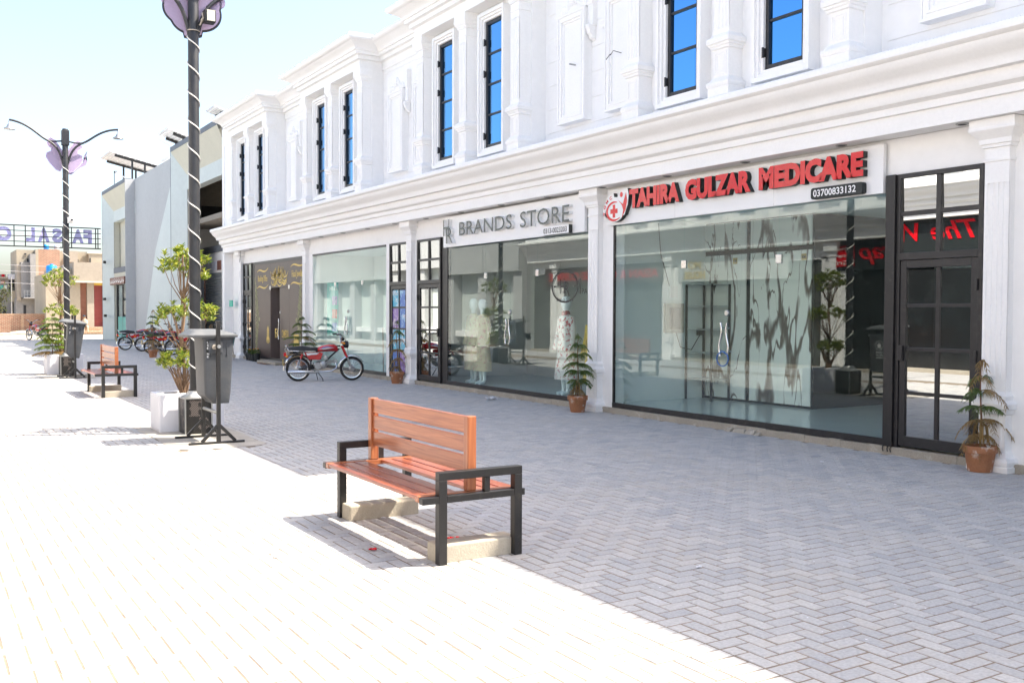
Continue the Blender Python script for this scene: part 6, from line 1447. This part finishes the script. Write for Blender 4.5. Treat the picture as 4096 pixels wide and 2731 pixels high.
mb = MB(); mb.box(9.55, 16, 72.6, 80, 3.55, 4.85); mb.box(10.42, 10.86, 72.9, 73.4, .45, 3.55); mb.box(11.45, 16, 72.9, 80, .45, 3.55); mb.build('upper_wall', 'tan', BG, BI)
mb = MB(); mb.box(9.5, 16, 72.5, 80, 3.47, 3.56); mb.build('ledge', 'cream', BG, BI)
def shutter(x0, x1, y, z0, z1, m_, par, pi):
    q = MB(); pr = []; z = z0
    while z < z1: pr += [(y+.03, z), (y, z+.035), (y, z+.06), (y+.03, z+.085)]; z += .09
    k = len(pr); q.add([(x0, a, b) for a, b in pr]+[(x1, a, b) for a, b in pr], [(i, k+i, k+i+1, i+1) for i in range(k-1)]); q.build('roller_shutter', m_, par, pi, fix=False)
shutter(10.0, 10.42, 73.25, .45, 3.5, 'rust', BG, BI); shutter(10.86, 11.45, 73.25, .45, 3.3, 'maroon', BG, BI)
mb = MB(); mb.box(10.86, 11.5, 72.95, 73.2, 3.3, 3.54); mb.build('shutter_box', 'yellow', BG, BI)
mb = MB(); mb.box(9.2, 16, 72.2, 73.4, 0, .16); mb.box(9.6, 16, 72.7, 73.4, .16, .42); st_ = mb.build('brick_step', 'oldbrick', BG, BI)
mb = MB(); r = random.Random(15)
for row in range(3):
    for k in range(14): x = 9.22+k*.14+(row % 2)*.07; mb.box(x, x+.125, 72.185 if row < 1 else 72.685, 72.7, .03+row*.12, .03+row*.12+.10)
tag(mb.build('brick', 'oldbrick', BG, BI), kind='stuff')
t = thing('water_tank', 'bright blue water tank on the beige building roof', 'water tank', (8.5, 75.5, 4.05)); mb = MB(); mb.lathe([(.33,0),(.35,.03),(.35,.55),(.30,.64),(.12,.68),(.12,.74),(.01,.75)], 20); mb.build('tank', 'tank', t, smooth=40)
for k in (.18, .36): mb = MB(); mb.lathe([(.355, k),(.37, k+.02),(.355, k+.04)], 20, cap=False); mb.build('tank_rib', 'tank', t)
HB = thing('brick_house', 'tall half finished house of grey cement and red brick behind the boundary wall', 'house', (9.5, 95, 0)); HI = inv(HB)
def hb(x0, x1, y0, z0, z1, name, m_, dep=6): q = MB(); q.box(x0, x1, y0, y0+dep, z0, z1); return q.build(name, m_, HB, HI)
hb(9.66, 11.36, 95, 0, 6.9, 'brick_wall', 'brick'); hb(9.42, 9.66, 94.9, 0, 6.85, 'pillar', 'beige'); hb(8.03, 9.4, 96, 0, 6.85, 'wall', 'beige'); hb(8.98, 9.41, 94.6, 2.66, 6.45, 'bay', 'greyhouse', 2); hb(8.3, 8.98, 95.2, 2.66, 5.75, 'bay', 'greyhouse', 2); hb(7.98, 8.3, 95.4, 2.4, 5.6, 'bay', 'tan', 2)
hb(7.9, 10.4, 95.6, 0, 2.6, 'wall', 'greyhouse', 2); hb(9.7, 10.4, 94.7, 0, 3.6, 'wall', 'tan', 2); hb(8.42, 9.4, 94.2, 2.58, 2.68, 'balcony', 'greyhouse', 1.2)
q = MB()
for z in (2.9, 3.1, 3.25): q.bar((8.42, 94.22, z), (9.35, 94.22, z), .03)
for x in (8.45, 8.7, 8.95, 9.3): q.bar((x, 94.22, 2.68), (x, 94.22, 3.25), .03)
q.build('balcony_rail', 'alu', HB, HI)
hb(11.36, 16, 97, 0, 6.9, 'wall', 'beige'); hb(12.3, 13.0, 96.2, 5.9, 6.9, 'wall', 'tan', 1); hb(13.9, 16, 96, 5.7, 6.75, 'wall', 'beige', 1); hb(13.75, 16, 95.9, 6.7, 6.85, 'ledge', 'cream', 1)
for (x0, x1, z0, z1, y) in ((12.55, 13.15, 5.75, 6.2, 96.95), (8.65, 8.8, 6.4, 6.55, 95.95), (8.85, 8.98, 5.7, 6.1, 95.95), (9.6, 9.7, 1.5, 2.1, 94.65), (10.05, 10.15, 1.4, 2.0, 94.65), (8.5, 8.7, 1.0, 2.0, 95.55), (13.95, 14.05, 5.8, 6.3, 95.95)):
    q = MB(); q.box(x0, x1, y, y+.06, z0, z1); w = q.build('window', 'dark', HB, HI)
    q = MB(); q.box(x0-.04, x1+.04, y-.04, y+.03, z0-.05, z0-.002); q.build('sill', 'tan', w, (0,0,0))
    w.location = HI
hb(10.0, 10.4, 94.6, 3.6, 4.3, 'wall', 'oldbrick', 1.5)
for (x, z, m_, lb) in ((10.45, 6.95, 'tank', 'small blue water tank on the brick house roof beneath the gantry'), (11.3, 7.0, 'decal', 'pale water tank on the brick house roof')):
    t = thing('water_tank', lb, 'water tank', (x, 96.5, z)); mb = MB(); mb.lathe([(.2,0),(.22,.03),(.22,.36),(.15,.45),(.01,.47)], 14); mb.build('tank', m_, t, smooth=40)
LH = thing('grey_house', 'low grey house with small windows at the left edge behind the brick wall', 'house', (6.5, 98, 0)); LI = inv(LH)
mb = MB(); mb.box(-4, 7.75, 98, 104, 0, 4.4); mb.box(7.75, 8.2, 98.5, 104, 0, 3.6); mb.build('wall', 'greyhouse', LH, LI); mb = MB(); mb.box(-4, 7.9, 97.7, 104, 4.35, 4.5); mb.build('roof_slab', 'tan', LH, LI); mb = MB(); mb.box(7.7, 8.2, 97.0, 98.4, 2.3, 3.3); mb.build('wall', 'beige', LH, LI)
for (x0, x1, z0, z1, m_) in ((6.85, 7.1, 3.45, 3.75, 'posterteal'), (7.15, 7.4, 3.45, 3.75, 'decal'), (6.95, 7.25, 3.9, 4.15, 'rust'), (6.6, 6.95, 1.2, 1.9, 'dark'), (7.05, 7.3, 1.2, 1.9, 'dark'), (7.55, 7.7, 3.1, 4.2, 'dark')): q = MB(); q.box(x0, x1, 97.94, 98, z0, z1); q.build('window', m_, LH, LI)
mb = MB(); mb.box(6.2, 7.4, 99, 100, 4.5, 4.75); mb.box(5.9, 6.6, 99, 100, 4.5, 5.3); mb.build('parapet', 'beige', LH, LI); mb = MB(); mb.box(7.0, 7.25, 98.2, 98.4, 4.5, 4.75); mb.build('roof_tank', 'redgloss', LH, LI); mb = MB(); mb.box(7.5, 8.2, 97.5, 98.5, 4.3, 4.75); mb.build('metal_sheet', 'solar', LH, LI)
t = thing('pale_house', 'pale far block at the left edge beyond the grey house', 'house', (4, 130, 0)); mb = MB(); mb.box(-8, 4.4, 0, 8, 0, 6.9); mb.build('wall', 'cream', t); mb = MB(); mb.box(3.4, 3.9, -.05, 0, 5.6, 6.3); mb.build('window', 'dark', t)
def make_tree(loc, label, h, rx, seed, n=900, z0=.35):
    t = thing('tree', label, 'tree', loc); r = random.Random(seed); k = MB(); k.tube([(0,0,0),(.05,0,h*.35),(-.05,.05,h*.7)], [.16,.12,.05], 8)
    cl = []
    for i in range(14): a = r.uniform(0, 6.28); q = r.random()**.5; c = Vector((rx*q*math.cos(a), rx*q*math.sin(a), h*(z0+(1-z0)*r.random()))); cl.append(c); k.tube([(0,0,h*.35), c*.5+Vector((0,0,h*.2)), c], [.06,.04,.015], 5)
    k.build('trunk', 'bark', t); f = MB()
    for i in range(n): c = cl[i % 14]; p = c+Vector((r.gauss(0,.22*rx), r.gauss(0,.22*rx), r.gauss(0,.09*h))); leaf(f, p, Vector((r.uniform(-1,1), r.uniform(-1,1), r.uniform(-.6,.8))), Vector((0,0,1)), .20, .11, r.random())
    tag(f.build('crown', 'treeleaf', t, fix=False), kind='stuff')
make_tree((5.55, 87, 0), 'dusty green tree cut by the left edge behind the brick wall', 3.3, 1.15, 4)
make_tree((8.9, 84, 0), 'low green bush behind the right part of the brick wall', 1.7, .45, 6, 260)
# seated man
P = thing('person', 'man in beige clothes and dark cap sitting on the step of the shuttered shop', 'person', (10.25, 72.9, .42), RAD(0))
me = bpy.data.meshes.new('body')
V = [(0,0,.08),(0.02,0,.34),(.0,-.02,.50),(-.03,-.04,.58),(-.05,-.06,.68),(.0,-.02,.47),(.14,-.0,.46),(.16,-.10,.26),(.06,-.26,.16),(-.14,0,.46),(-.17,-.10,.26),(-.10,-.28,.16),(.08,-.04,.07),(.12,-.42,.08),(.12,-.46,-.32),(.12,-.56,-.36),(-.08,-.04,.07),(-.12,-.42,.08),(-.12,-.46,-.32),(-.12,-.56,-.36)]
Ed = [(0,1),(1,2),(2,3),(3,4),(2,6),(6,7),(7,8),(2,9),(9,10),(10,11),(0,12),(12,13),(13,14),(14,15),(0,16),(16,17),(17,18),(18,19)]
Rr = [.14,.15,.12,.055,.10,.05,.06,.05,.035,.06,.05,.035,.10,.075,.05,.04,.10,.075,.05,.04]
me.from_pydata(V, Ed, []); me.materials.append(M['shalwar']); o = link('body', me, P); sm = o.modifiers.new('skin', 'SKIN')
for i, q in enumerate(me.skin_vertices[0].data): q.radius = (Rr[i], Rr[i]); q.use_root = i == 0
sm.use_smooth_shade = True; ss = o.modifiers.new('sub', 'SUBSURF'); ss.levels = 1; ss.render_levels = 1
mb = MB(); mb.ball((-.05,-.08,.70), (.085,.095,.115), 12, 9); mb.ball((-.05,-.17,.69), (.018,.025,.025), 6, 5); mb.build('head', 'skin', P, smooth=60)
mb = MB(); mb.lathe([(.092,0),(.095,.03),(.08,.085),(.01,.10)], 14, (-.05,-.08,.73)); mb.box(-.12, .02, -.25, -.16, .735, .75); mb.build('cap', 'cap', P, smooth=40)
# overhead wires and a pylon far left
for k, (y, z0, z1, x0, x1) in enumerate(((120, 13.6, 13.1, -10, 40), (121, 13.3, 12.8, -10, 40), (122, 13.0, 12.5, -10, 40), (110, 10.2, 10.05, -10, 40), (111, 9.55, 9.35, -10, 40), (88, 5.55, 5.4, 0, 20), (88.5, 5.1, 4.9, 0, 20), (89, 4.2, 3.9, 0, 20))):
    mb = MB(); pts = [(x0+(x1-x0)*i/20, y, z0+(z1-z0)*i/20-1.2*(1-(i/10-1)**2)*.3) for i in range(21)]; mb.tube(pts, .018 if y > 100 else .014, 4)
    tag(mb.build('power_line', 'steel', fix=False), ['topmost power line high behind the far lamp post', 'second power line high behind the far lamp post', 'third power line high behind the far lamp post', 'upper wire just above the gantry', 'lower wire just above the gantry', 'upper wire crossing the brick house', 'middle wire crossing the brick house', 'lowest wire crossing the beige building'][k], 'power line', 'power lines beyond the arcade')
t = thing('utility_pole', 'thin grey pole before the grey house at the left', 'pole', (7.2, 91, 0)); mb = MB(); mb.tube([(0,0,0),(0,0,4.3)], .05, 6); mb.build('shaft', 'greyhouse', t)
